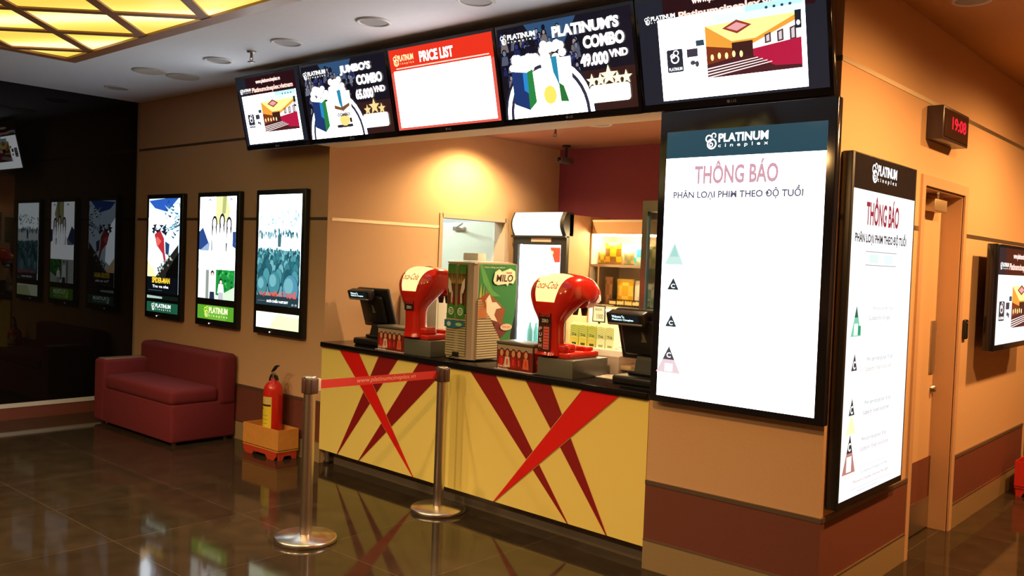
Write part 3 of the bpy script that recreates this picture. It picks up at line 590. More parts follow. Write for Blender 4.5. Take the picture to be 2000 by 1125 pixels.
poster(2, -6.286, 'rightmost poster light box, blue-grey crowd above red title lettering')

# ============================================================ COUNTER
ca = math.atan2(4.12 - 4.24, -2.62 + 5.71); CL = 3.085
ct = thing('service_counter', 'cream counter with crossing red stripes and a black stone top', 'counter', (-5.705, 4.24, 0), ca)
def panel(x0, x1, stripes, mt_c):
    b = MB(); b.box(x0, x1, 0, .02, .115, .915, mt_c)
    a = Art(b, (0, -.0003, 0), (1, 0, 0), (0, 0, 1), (0, -1, 0), 1, 1, PR, .0004)
    for (p, q, r, c) in stripes:
        cxm = (p + q) / 2; e = .009
        a.poly([(p - e, .914), (max(r - e * .9, 0), .1165), (r + e * .9, .1165), (min(q + e, x1), .914)], '#e8b47a'); a.poly([(p - e * .5, .9139), (r - e * .4, .1165), (r + e * .5, .1165), (min(q + e * .5, x1), .9139)], '#6b2c0c')
        a.poly([(p, .9138), (r - .003, .118), (r + .003, .118), (q, .9138)], c)
    b.build('front_panel', ct)
M_cream = mat('cream_yellow_laminate', (.90, .75, .22), .34)
DK, BR = '#8c1016', '#e01410'
panel(0, 1.462, [(.723, .934, .246, DK), (1.17, 1.455, .519, DK), (.243, .476, 1.144, BR)], M_cream)
panel(1.466, CL, [(1.687, 1.91, 2.547, DK), (2.178, 2.374, 2.835, DK), (2.626, 2.884, 1.94, BR)], M_cream)
b = MB(); b.rbox(-.0, CL + .0, -.02, .76, .917, .957, .006, M_granite, 2); b.build('countertop', ct)
b = MB(); b.box(.08, CL, .085, .10, 0.0, .115, mat('toe_kick_metal', (.22, .18, .14), .35, .5)); b.box(.01, CL, .02, .72, .115, .14, M_black); b.build('toe_kick', ct)
b = MB(); b.box(.0, .02, .02, .72, .115, .917, M_cream); b.build('end_panel', ct)
b = MB(); b.box(.0, CL, .72, .74, .14, .917, M_white); b.build('back_panel', ct)
for x, y in ((.045, .05), (.045, .66)):
    b = MB(); b.cyl(x, y, .02, .115, .022, M_brush, 16); b.cyl(x, y, 0, .02, .03, M_black, 16); b.build('leg', ct)
CTZ = .957

# ------------------------------------------------------------ sanded names: fire point, sofa
t = thing('two_seat_sofa', 'dark red fabric sofa with one arm against the poster wall', 'sofa', (-7.64, 3.65, 0))
b = MB(); b.rbox(-.72, .72, 0, .595, .025, .345, .02, M_sofa, 3); b.build('base', t)
b = MB(); b.rbox(-.50, .725, -.012, .43, .335, .47, .045, M_sofa, 4); b.build('seat_cushion', t)
b = MB(); b.rbox(-.72, .735, .42, .597, .30, .745, .045, M_sofa, 4); b.build('backrest', t)
b = MB(); b.rbox(-.73, -.52, -.005, .50, .025, .595, .03, M_sofa, 4); b.build('armrest', t)
b = MB(); b.rbox(-.70, -.545, .02, .40, .592, .602, .003, mat('arm_cap_brown', (.26, .17, .13), .3), 2); b.build('arm_cap', t)
for x, y in ((-.66, .06), (.66, .06), (-.66, .53), (.66, .53)):
    b = MB(); b.cyl(x, y, 0, .03, .02, M_trimdark, 12); b.build('leg', t)
def fire_box(name, label, loc, rz, c_up, c_low, w=.50, d=.19, h=.24):
    t = thing(name, label, 'crate', loc, rz)
    b = MB(); u = mat(*c_up); W2 = w / 2; D2 = d / 2; k = .012
    for (x0, x1, y0, y1) in ((-W2, W2, -D2, -D2 + k), (-W2, W2, D2 - k, D2), (-W2, -W2 + k, -D2 + k, D2 - k), (W2 - k, W2, -D2 + k, D2 - k)): b.box(x0, x1, y0, y1, .075, h, u)
    b.box(-W2, W2, -D2, D2, .065, .08, u); b.build('tray', t)
    b = MB(); l = mat(*c_low)
    for s in (-1, 1):   # skirts with an arched cut-out on each side
        P = [(-W2 + .01, .066), (-W2 + .02, .03), (-W2 + .05, 0), (-W2 + .14, 0), (-W2 + .17, .03), (W2 - .17, .03), (W2 - .14, 0), (W2 - .05, 0), (W2 - .02, .03), (W2 - .01, .066)]
        b.prism(P, s * (D2 - .004) - .008, s * (D2 - .004) + .004, l, 'y')
        P = [(-D2 + .01, .066), (-D2 + .012, 0), (-D2 + .05, 0), (-D2 + .065, .03), (D2 - .065, .03), (D2 - .05, 0), (D2 - .012, 0), (D2 - .01, .066)]
        b.prism(P, s * (W2 - .012) - .006, s * (W2 - .012) + .006, l, 'x')
    b.build('plinth', t); return t
fire_box('extinguisher_crate', 'orange crate with a red footed base holding the extinguisher beside the sofa', (-6.20, 4.125, 0), 0, ('faded_orange_crate', (.66, .29, .06), .55, 0, .15, 20), ('crate_red_base', (.50, .05, .02), .5))
def extinguisher(label, loc, rz=0):
    t = thing('fire_extinguisher', label, 'fire extinguisher', loc, rz)
    b = MB(); b.lathe([(0, 0), (.072, 0), (.078, .01), (.078, .43), (.074, .47), (.058, .50), (.035, .52), (.022, .525), (.022, .54), (0, .54)], M_red, 40); b.build('cylinder', t)
    b = MB()
    n = 14; vs = []; fs = []
    def patch(a0, a1, z0, z1, c):
        vs = []; 
        for i in range(n + 1):
            a = math.radians(a0 + (a1 - a0) * i / n); vs += [(.0788 * math.cos(a), .0788 * math.sin(a), z0), (.0788 * math.cos(a), .0788 * math.sin(a), z1)]
        b.add(vs, [(2 * i, 2 * i + 2, 2 * i + 3, 2 * i + 1) for i in range(n)], c, True)
    patch(-160, -42, .08, .40, PR('#e8d23a')); 
    R_ = .0792
    def patch2(a0, a1, z0, z1, c):
        vs = []
        for i in range(n + 1):
            a = math.radians(a0 + (a1 - a0) * i / n); vs += [(R_ * math.cos(a), R_ * math.sin(a), z0), (R_ * math.cos(a), R_ * math.sin(a), z1)]
        b.add(vs, [(2 * i, 2 * i + 2, 2 * i + 3, 2 * i + 1) for i in range(n)], c, True)
    patch2(-160, -42, .345, .395, PR('#d8c27a')); patch2(-158, -46, .325, .340, PR('#3a1c14')); patch2(-150, -100, .30, .312, PR('#7a6a18')); patch2(-170, -118, .40, .44, PR('#e6e0c8'))
    for k in range(5): patch2(-135, -65, .12 + .032 * k, .125 + .032 * k, PR('#b59c22'))
    b.build('label', t)
    b = MB(); b.cyl(0, 0, .535, .585, .017, M_brush, 16); b.tube([(0, 0, .565), (-.04, 0, .56), (-.055, 0, .535), (-.05, 0, .50)], .008, M_black); b.build('valve', t)
    b = MB(); b.prism([(-.03, .575), (.035, .570), (.058, .535), (.05, .53), (.028, .552), (-.03, .555)], -.01, .01, M_black, 'y'); b.build('handle', t)
    b = MB(); b.prism([(-.028, .588), (0, .60), (.045, .64), (.075, .645), (.05, .655), (.02, .645), (-.02, .605)], -.009, .009, M_black, 'y'); b.build('squeeze_lever', t)
extinguisher('red fire extinguisher with a yellow label standing in the orange crate', (-6.175, 4.125, .08))
fire_box('extinguisher_crate', 'red crate on the floor at the far right picture edge', (-1.42, 7.86, 0), PI / 2, ('red_crate', (.50, .02, .015), .45, 0, .1, 20), ('red_crate_base', (.45, .02, .015), .5), .5, .3, .27)
extinguisher('red fire extinguisher in the red crate at the far right picture edge', (-1.40, 7.82, .08), 1.2)

# ------------------------------------------------------------ stanchions and belt
def stanchion(loc, rz, label):
    t = thing('queue_stanchion', label, 'stanchion', loc, rz)
    b = MB(); b.lathe([(0, 0), (.178, 0), (.18, .006), (.18, .022), (.172, .030), (.05, .036), (.036, .04), (0, .04)], M_steel, 56); b.build('base', t)
    b = MB(); b.lathe([(.034, .036), (.034, .845)], M_steel, 36); b.build('pole', t)
    b = MB(); b.rbox(-.036, .036, -.036, .036, .845, .937, .006, mat('stanchion_head_bronze', (.12, .08, .06), .35, .5), 2); b.lathe([(.035, .937), (.035, .942), (0, .943)], M_steel, 28)
    for s in (-1, 1):
        b.rbox(s * .036 - .009, s * .036 + .009, -.016, .016, .848, .93, .004, mat('stanchion_slot', (.07, .03, .025), .5), 2); b.rbox(-.016, .016, s * .036 - .009, s * .036 + .009, .848, .93, .004, mat('stanchion_slot', 0), 2)
    b.build('head', t); return t
s1 = (-4.205, 3.05); s2 = (-4.140, 4.035)
dv = Vector((s2[0] - s1[0], s2[1] - s1[1])); az = math.atan2(dv.y, dv.x)
stanchion((*s1, 0), az, 'nearest chrome queue post in the open floor, left end of the red belt')
stanchion((*s2, 0), az, 'chrome queue post close against the striped counter, right end of the belt')
Ld = dv.length
t = thing('retractable_belt', 'red retractable belt printed with a web address between the two posts', 'belt', (s1[0], s1[1], 0), az)
M_belt = mat('red_webbing', (.52, .022, .018), .6, noise=.1, nscale=300)
b = MB(); b.box(.055, Ld - .045, -.0008, .0008, .868, .918, M_belt)
a = Art(b, (.055, -.0012, .868), (1, 0, 0), (0, 0, 1), (0, -1, 0), Ld - .1, .05, PR); a.text('www.platinumcineplex.vn', .30, .16, .80, .86, '#e89a7c', bold=.008, shear=.25); b.build('webbing', t)
b = MB(); b.rbox(.045, .066, -.012, .012, .855, .928, .003, mat('belt_clip', (.62, .52, .45), .4), 2); b.build('end_clip', t)

# ------------------------------------------------------------ soda towers (hooded, lit sign at the customer side)
def loft(secs, x0, x1, mt, b, outer=None, n=20, off=0.0, expo=3.2):
    """sections (y, z, tangent angle, width, thickness) of a super-ellipse swept in the yz plane"""
    rings = []
    for (y, z, ta, w, th_) in secs:
        ta = math.radians(ta); nrm = Vector((0, -math.sin(ta), math.cos(ta)))   # towards the outside (customer side / top)
        ring = []
        for i in range(n):
            if outer: a = math.radians(90 - outer + 2 * outer * i / (n - 1))
            else: a = 2 * PI * i / n
            c, s_ = math.cos(a), math.sin(a)
            ex = (w / 2 + off) * math.copysign(abs(c) ** (2 / expo), c); et = (th_ / 2 + off) * math.copysign(abs(s_) ** (2 / expo), s_)
            ring.append(Vector((ex, y, z)) + nrm * et)
        rings.append(ring)
    m = n if not outer else n - 1
    vs = [p for r in rings for p in r]; fs = []
    for j in range(len(rings) - 1):
        for i in range(m): fs.append((j * n + i, j * n + (i + 1) % n, (j + 1) * n + (i + 1) % n, (j + 1) * n + i))
    b.add(vs, fs, mt, True)
    if not outer: b.add(vs, [list(range(n))[::-1], list(range(len(vs) - n, len(vs)))], mt, False)
    return rings
def interp(secs, k=5):
    out = []
    P = [secs[0]] + list(secs) + [secs[-1]]
    for i in range(1, len(P) - 2):
        for q in range(k):
            t = q / k; r = []
            for c in range(5):
                p0, p1, p2, p3 = P[i - 1][c], P[i][c], P[i + 1][c], P[i + 2][c]
                r.append(.5 * ((2 * p1) + (-p0 + p2) * t + (2 * p0 - 5 * p1 + 4 * p2 - p3) * t * t + (-p0 + 3 * p1 - 3 * p2 + p3) * t ** 3))
            out.append(tuple(r))
    out.append(tuple(secs[-1])); return out
def soda_tower(loc, label, push=True):
    t = thing('soda_dispenser', label, 'drink dispenser', loc, 0)
    b = MB(); b.rbox(-.07, .20, .03, .385, 0, .112, .004, mat('dispenser_base_grey', (.16, .17, .15), .3, .3), 2); b.build('base_box', t)
    # drip tray of red plastic
    b = MB(); b.rbox(-.12, .15, .05, .36, .112, .150, .012, M_cokered, 3); b.rbox(-.09, .13, .05, .16, .148, .20, .018, M_cokered, 3); b.rbox(-.06, .11, .27, .355, .148, .172, .008, M_cokered, 3); b.build('drip_tray', t)
    secs = [(.075, .13, 90, .165, .15), (.075, .17, 90, .15, .13), (.073, .25, 90, .14, .125), (.072, .33, 90, .155, .13), (.095, .41, 88, .26, .20), (.12, .475, 76, .335, .25), (.155, .505, 45, .345, .26),
            (.22, .515, 10, .335, .21), (.29, .505, -14, .31, .195), (.35, .475, -38, .27, .17), (.385, .44, -60, .22, .14)]
    S = interp(secs, 5)
    b = MB(); loft(S, 0, 0, M_cokered, b, n=36); b.build('tower', t)
    # lit sign sheet on the customer side of the hood
    sg = [s for s in S if .436 < s[1] and s[0] < .19 and s[2] > 22]
    b = MB(); loft([(s[0], s[1], s[2], s[3] * (.70 + .18 * i / len(sg)), s[4]) for i, s in enumerate(sg)], 0, 0, mat('tower_sign_glow', (.8, .5, .2), .3, emit=(1.0, .70, .28), es=1.35), b, outer=62, n=16, off=.006)
    b.build('lit_sign', t)
    b = MB()
    a = Art(b, (-.12, -.040, .418), (1, 0, 0), Vector((0, .30, .95)).normalized(), Vector((0, -.95, .30)).normalized(), .24, .06, SC)
    sgt = [s for s in S if .43 < s[1] and s[2] > 25]
    # lettering on the sign: a faint script word
    o = Vector((0, sg[len(sg) // 2][0], sg[len(sg) // 2][1])); ta = math.radians(sg[len(sg) // 2][2]); nrm = Vector((0, -math.sin(ta), math.cos(ta))); tv = Vector((0, math.cos(ta), math.sin(ta)))
    o = o + nrm * (sg[len(sg) // 2][4] / 2 + .013)
    a = Art(b, o - Vector((.1, 0, 0)) - tv * .03, (1, 0, 0), tv, nrm, .2, .06, PR); a.text('Coca-Cola', .05, .1, .95, .9, '#c8622a', bold=.01, shear=.45); b.build('sign_lettering', t)
    # top strip label
    b = MB(); k = [s for s in S if s[0] > .20 and s[0] < .30]
    loft([(s[0], s[1], s[2], s[3] * .5, s[4]) for s in k], 0, 0, PR('#5a1510'), b, outer=40, n=10, off=.004); b.build('top_label', t)
    # column label with PUSH
    b = MB()
    a = Art(b, (-.06, .072 - .065 - .006, .15), (1, 0, 0), (0, 0, 1), (0, -1, 0), .12, .25, PR)
    if push: a.rect(.10, .0, .90, 1.0, '#4b1714')
    for i, ch in enumerate('PUSH' if push else ''): a.text(ch, .16, .50 - .135 * i, .34, .59 - .135 * i, '#e7dcd4', bold=.02)
    if push: a.rect(.44, .06, .80, .60, '#d9726c')
    for i in range(7 if push else 0): a.rect(.48, .09 + .072 * i, .76, .115 + .072 * i, '#c21818')
    a.rect(.12, .66, .88, 1.0, '#2a0d0c'); a.text('Coca-Cola', .18, .84, .82, .94, '#d8453c', bold=.01, shear=.4); a.text('ZERO', .30, .70, .72, .78, '#f0e4dc', bold=.02); b.build('column_label', t)
    for i, x in enumerate((-.035, .035)):
        b = MB(); T = Matrix.Translation((x, .345, .36)); b.lathe([(0, 0), (.016, 0), (.024, .05), (.024, .075), (0, .075)], M_black, 18, T); b.build('nozzle', t)
    b = MB(); b.rbox(-.03, .05, .10, .20, 0, .018, .005, M_black, 2, Matrix.Translation((.04, .05, .225)) @ Matrix.Rotation(-.55, 4, 'X')); b.build('cup_lever', t)
    return t
soda_tower((-3.39, 4.14, CTZ), 'red hooded soda dispenser on the counter, right one beside the register')
soda_tower((-4.66, 4.19, CTZ), 'red hooded soda dispenser on the counter, left one partly behind the green machine', False)
# ------------------------------------------------------------ napkin / cup boxes with printed sides
def printed_box(loc, label):
    t = thing('promotional_box', label, 'box', loc, ca); w, d, h = .31, .165, .18
    b = MB(); b.box(-w / 2, w / 2, 0, d, .004, h - .016, mat('smoky_acrylic', (.10, .045, .035), .25))
    a = Art(b, (-w / 2, -.0003, 0), (1, 0, 0), (0, 0, 1), (0, -1, 0), w, h, PR, .0002)
    a.rect(.02, .03, .98, .88, '#7d1f17'); a.rect(.02, .70, .98, .88, '#a89684')
    rnd = random.Random(4)
    for i, x in enumerate((.14, .30, .47, .63, .82)):
        a.ell(x, .62, .062, .15, '#4a1d12', n=14); a.ell(x, .60, .048, .12, '#d99a72', n=14); a.poly([(x - .09, .12), (x + .09, .12), (x + .06, .48), (x - .06, .48)], ('#c2281c', '#e0d0c0', '#b3201a', '#8c2418', '#d86a4a')[i]); a.rect(x - .02, .2, x + .02, .40, '#e8382c')
    a.text('Coca-Cola', .05, .10, .30, .20, '#fff0e0', bold=.02, shear=.3); a.text('Movie Combo', .05, .03, .34, .08, '#ffffff', bold=.02); a.rect(.02, .0, .98, .03, '#2a1412')
    a2 = Art(b, (w / 2 + .0003, 0, 0), (0, 1, 0), (0, 0, 1), (1, 0, 0), d, h, PR, .0002)
    a2.rect(.04, .03, .96, .88, '#5c1510'); a2.rect(.06, .70, .94, .88, '#d8cbb4'); a2.poly([(.18, .06), (.82, .06), (.92, .68), (.08, .68)], '#c01a16'); a2.text('Coca-Cola', .2, .34, .8, .48, '#ffe0d8', bold=.01, shear=.4)
    b.build('box_body', t)
    b = MB(); b.rbox(-w / 2 - .004, w / 2 + .004, -.004, d + .004, h - .016, h, .003, mat('grey_box_lid', (.13, .13, .11), .3), 2); b.build('lid', t)
    b = MB(); b.rbox(-w / 2 - .012, w / 2 + .004, -.012, d, 0, .006, .001, mat('clear_tray', (.55, .5, .48), .2), 1); b.build('tray', t); return t
printed_box((-3.64, 4.165, CTZ), 'red printed cup box on the counter between green machine and right soda dispenser')
printed_box((-4.90, 4.245, CTZ), 'red printed cup box on the counter beside the left register')
# ------------------------------------------------------------ chocolate drink machine
t = thing('chocolate_drink_machine', 'green and grey louvred drink machine standing between the red soda dispensers', 'drink dispenser', (-4.25, 4.28, CTZ))
M_mg = mat('machine_grey', (.42, .34, .26), .45)
b = MB(); P = [(-.13, .04), (-.12, .004), (-.02, -.010), (.085, -.004), (.115, .008), (.13, .035), (.13, .34), (-.13, .34)]
zs = [0, .66]
b.prism([(x, y) for x, y in P], .012, .665, M_mg, 'z')
b.prism([(.34, .03), (.34, .675), (.425, .66), (.43, .45), (.415, .30), (.37, .16), (.355, .03)], -.128, .129, M_mg, 'x')
b.prism([(-.0, .665), (.34, .675), (.34, .66), (0, .655)], -.127, .128, mat('machine_top', (.5, .48, .36), .4), 'x'); b.build('housing', t)
for x, y in ((-.10, .04), (.10, .04), (-.10, .32), (.10, .32)):
    b = MB(); b.cyl(x, y, 0, .013, .014, M_black, 12); b.build('foot', t)
b = MB(); a = Art(b, (-.118, -.0085, 0), Vector((.2, -.0, 0)).normalized(), (0, 0, 1), (0, -1, 0), .195, .665, PR, .0004)
a.rect(.03, .42, .97, .975, '#3e7a2a'); a.rect(.05, .56, .47, .945, '#6b3a20'); a.rect(.53, .56, .95, .945, '#6b3a20')
for s, x in ((1, .26), (-1, .74)):
    a.rect(x - .2, .88, x + .2, .96, '#4d8a30'); 
    for i in range(7): a.poly([(x + (i - 3) * .045 - .03, .78), (x + (i - 3) * .045 + .03, .78), (x + (i - 3) * .07, .93 - abs(i - 3) * .02)], '#a8a04a' if i % 2 else '#b07038')
    a.poly([(x - s * .18, .84), (x - s * .05, .80), (x + s * .02, .70), (x - s * .10, .68), (x - s * .18, .74)], '#eadfd2'); a.poly([(x - .02, .58), (x + .08, .58), (x + .06, .70), (x - .03, .70)], '#d8c2b0'); a.rect(x + .10 * s - .05, .57, x + .10 * s + .05, .64, '#8c1f18')
    a.poly([(x - .2, .43), (x + .2, .43), (x + .2, .545), (x, .585), (x - .2, .545)], '#3c8a32'); a.ell(x, .50, .13, .040, '#eef0dc', n=14); a.ell(x, .50, .10, .028, '#3c8a32', n=12); a.text('MILO', x - .08, .483, x + .08, .517, '#f4f4e4', bold=.01)
a.rect(.49, .42, .51, .975, '#a7b58a')
a.poly([(.0, .335), (.0, .41), (.97, .40), (.97, .355), (.5, .325)], '#2f6f88'); a.ell(.22, .368, .10, .024, '#b8dcd8', n=12); a.ell(.70, .368, .16, .018, '#9fca8a', n=12)
b.build('front_graphic', t)
b = MB()
for i in range(17): z = .035 + i * .0168; b.box(-.112, .075, -.0145, -.0075, z, z + .0120, mat('louvre_cream', (.46, .40, .25), .5)); b.box(-.112, .075, -.0085, -.0072, z + .0120, z + .0168, mat('louvre_gap', (.05, .045, .03), .7))
b.build('front_louvre', t)
b = MB(); a = Art(b, (.131, 0, 0), (0, 1, 0), (0, 0, 1), (1, 0, 0), .43, .665, PR, .0004)
a.poly([(.10, .44), (.10, .985), (.97, .99), (.985, .70), (.96, .46), (.88, .27), (.82, .14), (.62, .14), (.56, .30), (.44, .42), (.26, .46)], '#1d7a3e')
a.poly([(.10, .985), (.16, .985), (.42, .72), (.60, .66), (.40, .66), (.20, .80)], '#4f9a4c')
for i in range(11):
    x = .14 + .05 * i; a.poly([(x - .045, .56 - .012 * i), (x + .045, .56 - .012 * i), (x + .012 + .02 * math.sin(i), .80 - .024 * i)], ('#a9b04a', '#8a9a48', '#b58a3c')[i % 3])
a.poly([(.08, .44), (.10, .64), (.30, .70), (.50, .62), (.72, .52), (.66, .40), (.72, .30), (.56, .22), (.46, .38), (.28, .46)], '#8a4a26'); a.poly([(.26, .46), (.52, .40), (.70, .34), (.78, .30), (.62, .22), (.54, .26), (.44, .40)], '#6a2a2c')
a.poly([(.24, .62), (.34, .68), (.40, .60), (.50, .60), (.62, .54), (.50, .53), (.46, .47), (.54, .40), (.40, .42), (.28, .50)], '#e8dcca')
for i in range(6): a.poly([(.09 + .03 * i, .44), (.13 + .03 * i, .44), (.11 + .03 * i, .66)], '#b5703a')
a.poly([(.40, .82), (.44, .91), (.54, .94), (.60, .915), (.80, .95), (.92, .92), (.93, .84), (.88, .79), (.78, .80), (.74, .765), (.70, .79), (.52, .775), (.44, .79)], '#e9e4c2'); a.poly([(.43, .825), (.46, .895), (.55, .92), (.62, .90), (.80, .93), (.90, .905), (.905, .845), (.86, .80), (.52, .79)], '#f1ead2')
a.text('MILO', .47, .81, .87, .885, '#3a1c14', bold=.03, shear=.1); a.text('Nestlé', .70, .895, .84, .915, '#a63a3a', bold=.02); a.text('Thức Uống Lúa Mạch', .18, .945, .66, .968, '#cfe6b4', bold=.01)
a.ell(.74, .34, .14, .035, '#d8c2b0', n=18); a.text('Thơm ngon', .64, .325, .84, .355, '#b5483c', bold=.01, shear=.2)
b.build('side_graphic', t)
b = MB()
for i in range(24):
    z = .02 + i * .0168; x1 = .26 - max(0, (z - .27)) * 1.35 if z > .12 else .275
    x1 = .275 if z < .12 else .275 - (z - .12) * .72
    if x1 < .06: continue
    b.box(.130, .1375, .035, x1, z, z + .0120, mat('louvre_cream', 0)); b.box(.130, .1325, .035, x1, z + .0120, z + .0168, mat('louvre_gap', 0))
b.build('side_louvre', t)
b = MB(); b.rbox(-.03, .02, -.03, -.012, .03, .06, .004, M_black, 2); b.tube([(-.01, -.02, .035), (-.05, -.03, .02), (-.06, -.02, .003)], .004, M_black); b.build('power_socket', t)
b = MB(); b.rbox(-.07, .07, -.04, .04, 0, .05, .003, M_white, 2); o = b.build('paper_carton'); o.location = (-4.30, 4.46, CTZ + .678); tag(o, 'small white paper carton lying on top of the green drink machine', 'box')
# ------------------------------------------------------------ cash registers (screens face the staff)
def register(loc, label, rz=0, s=1.0):
    t = thing('cash_register', label, 'cash register', loc, rz)
    b = MB(); b.rbox(-.15, .17, .0, .30, 0, .05, .015, M_black, 3); b.rbox(-.10, .12, .08, .22, .05, .075, .01, M_black, 2); b.build('base', t)
    b = MB(); b.prism([(.08, .06), (.22, .06), (.20, .14), (.17, .22), (.13, .22), (.10, .14)], -.05, .07, M_black, 'x'); b.build('neck', t)
    T = Matrix.Translation((0, .13, .145)) @ Matrix.Rotation(math.radians(18), 4, 'X')
    b = MB(); b.rbox(-.17, .19, 0, .035, -.01, .30, .01, M_black, 2, T); b.rbox(-.13, .14, -.035, 0, .03, .25, .02, M_black, 3, T); b.build('monitor', t)
    b = MB(); b.box(-.145, .155, .0352, .037, .02, .285, SC('#2c4a7a', .5), T); b.build('screen', t)
    b = MB(); T2 = T @ Matrix.Translation((-.045, -.06, .235))
    b.rbox(-.125, .125, -.035, .03, 0, .075, .008, M_black, 2, T2); b.rbox(-.115, .115, -.039, -.03, .006, .017, .002, mat('bar_silver', (.42, .40, .38), .3, .6), 1, T2); b.rbox(-.03, .03, .02, .07, .0, .03, .005, M_black, 2, T2); b.build('customer_display', t)
    b = MB(); a = Art(b, (-.095, -.0356, .024), (1, 0, 0), (0, 0, 1), (0, -1, 0), .19, .042, SC); a.rect(0, 0, 1, 1, '#10222a', .6); a.text('Welcome To', .05, .55, .50, .92, '#dffcff', 1.5, .03); a.text('Platinum Cineplex', .05, .1, .82, .46, '#dffcff', 1.5, .03)
    bb = MB(); 
    for v, in [(0,)]: pass
    b.v = [tuple(T2 @ Vector(v)) for v in b.v]; b.build('display_text', t)
    b = MB(); a = Art(b, (.0, -.0005, .09), (1, 0, 0), (0, 0, 1), (0, -1, 0), .05, .06, PR); a.o = Vector((.0, -.0362, .12)); a.poly([(.1, 0), (.9, .0), (.75, .4), (.6, 1), (.3, 1), (.35, .4)], '#6e675e'); b.v = [tuple(T @ Vector(v)) for v in b.v]; b.build('maker_emblem', t)
    return t
register((-5.33, 4.36, CTZ), 'black cash register at the left end of the counter, beside the side wall')
register((-2.83, 4.27, CTZ), 'black cash register at the right end of the counter, beside the tall display')
t = thing('receipt_printer', 'cream receipt printer on the counter between soda dispenser and right register', 'printer', (-3.30, 4.72, CTZ), .1)
b = MB(); b.prism([(-.12, 0), (.12, 0), (.12, .10), (.05, .125), (-.12, .11)], -.13, .12, M_white, 'x'); b.build('housing', t)
b = MB(); b.rbox(.121, .20, -.10, .06, .03, .06, .004, mat('cream_flap', (.7, .6, .42), .5), 1); b.build('paper_flap', t)
b = MB(); b.box(-.10, .11, -.075, .075, 0, .004, mat('paper_white', (.8, .78, .74), .7)); b.box(-.06, .13, -.05, .08, .004, .007, mat('paper_white', 0), Matrix.Rotation(.4, 4, 'Z')); o = b.build('paper_sheets'); o.location = (-3.13, 4.48, CTZ); tag(o, 'loose white papers on the counter left of the right register', 'paper')
b = MB(); b.rbox(-.13, .12, -.09, .10, 0, .055, .012, M_black, 2); o = b.build('card_terminal'); o.location = (-2.80, 4.185 + .01, CTZ); 
bpy.data.objects.remove(o)

# ============================================================ INSIDE THE KIOSK
# display fridge
t = thing('display_fridge', 'tall glass-door drinks fridge with a glowing white header', 'fridge', (-5.34, 6.40, 0)); M_fb = mat('fridge_black', (.02, .02, .022), .35); fs_ = mat('fridge_side', (.62, .36, .20), .5)
b = MB(); b.box(-.32, -.295, .04, .66, 0, 2.08, M_fb); b.box(.295, .32, .04, .66, 0, 2.08, fs_); b.box(-.295, .295, .63, .66, 0, 2.08, M_white); b.box(-.295, .295, .04, .63, 1.90, 2.08, M_fb); b.box(-.295, .295, .04, .63, 0, .15, M_fb); b.build('cabinet', t)
b = MB(); b.box(-.295, -.285, .04, .63, .15, 1.9, M_white); b.box(.285, .295, .04, .63, .15, 1.9, M_white); b.box(-.285, .285, .04, .63, .15, .16, M_white); b.box(-.285, .285, .04, .63, 1.89, 1.9, M_white); b.build('white_liner', t)
for sx in (-1, 1):
    b = MB(); b.tube([(sx * .27, .06, .2), (sx * .27, .06, 1.85)], .01, SC('#f2fbff', 32)); b.build('lamp_tube', t)
b = MB()
for (x0, x1, z0, z1) in ((-.32, -.265, .12, 1.88), (.255, .32, .12, 1.88), (-.265, .255, 1.80, 1.88), (-.265, .255, .12, .20)): b.box(x0, x1, 0, .035, z0, z1, M_fb)
b.box(-.10, .14, -.003, 0, 1.825, 1.862, PR('#c8aca0')); b.box(.262, .278, -.03, 0, .8, 1.3, M_brush); b.build('door_frame', t)
b = MB(); b.box(-.265, .255, .012, .018, .20, 1.80, mat('clear_glass', (.8, .9, .9), .02, alpha=.07)); 
a = Art(b, (-.265, .010, .2), (1, 0, 0), (0, 0, 1), (0, -1, 0), .52, 1.6, PR); a.poly([(.75, .985), (.98, .985), (.98, .90), (.86, .90)], '#c8564e'); a.ell(.80, .955, .03, .012, '#f4e8e0', n=12); b.build('door_glass', t)
b = MB(); b.box(-.285, .285, .615, .629, .16, 1.89, SC('#f2fbff', 3.6)); b.build('lit_back', t)  # panel glows by itself: bright fridge interior light put into its material
for z in (.5, .85, 1.2, 1.5):
    b = MB(); b.box(-.285, .285, .08, .61, z, z + .008, M_white); b.build('shelf', t)
b = MB(); P = [(.02, 1.885)] + [(-.045 * math.sin(PI * i / 10) + .0, 1.885 + .215 * i / 10) for i in range(11)] + [(.10, 2.10), (.10, 1.885)]
b.prism(P, -.305, .275, SC('#fff2e4', 2.6), 'x', smooth=False); b.build('lit_header', t)
b = MB(); P2 = [(p[0] - .004 if p[0] < .05 else p[0], p[1]) for p in P]; b.prism([(q[0], q[1]) for q in P2], -.32, -.305, M_fb, 'x'); b.prism([(q[0] - .004, q[1]) for q in P2], .275, .32, M_fb, 'x'); b.box(-.34, .32, -.02, .04, 1.868, 1.885, M_fb); b.build('header_end_caps', t)
for k, (x, z) in enumerate(((-.18, .858), (-.10, .858))):
    b = MB(); b.lathe([(0, 0), (.028, 0), (.03, .02), (.03, .12), (.012, .17), (.012, .20), (0, .20)], mat('teal_bottle', (.05, .35, .36), .2), 18); o = b.build('drink_bottle'); o.location = (-5.34 + x, 6.52, z); tag(o, 'teal drink bottle inside the fridge, %s one of the pair' % ('left', 'right')[k], 'bottle', 'teal bottles in the fridge')
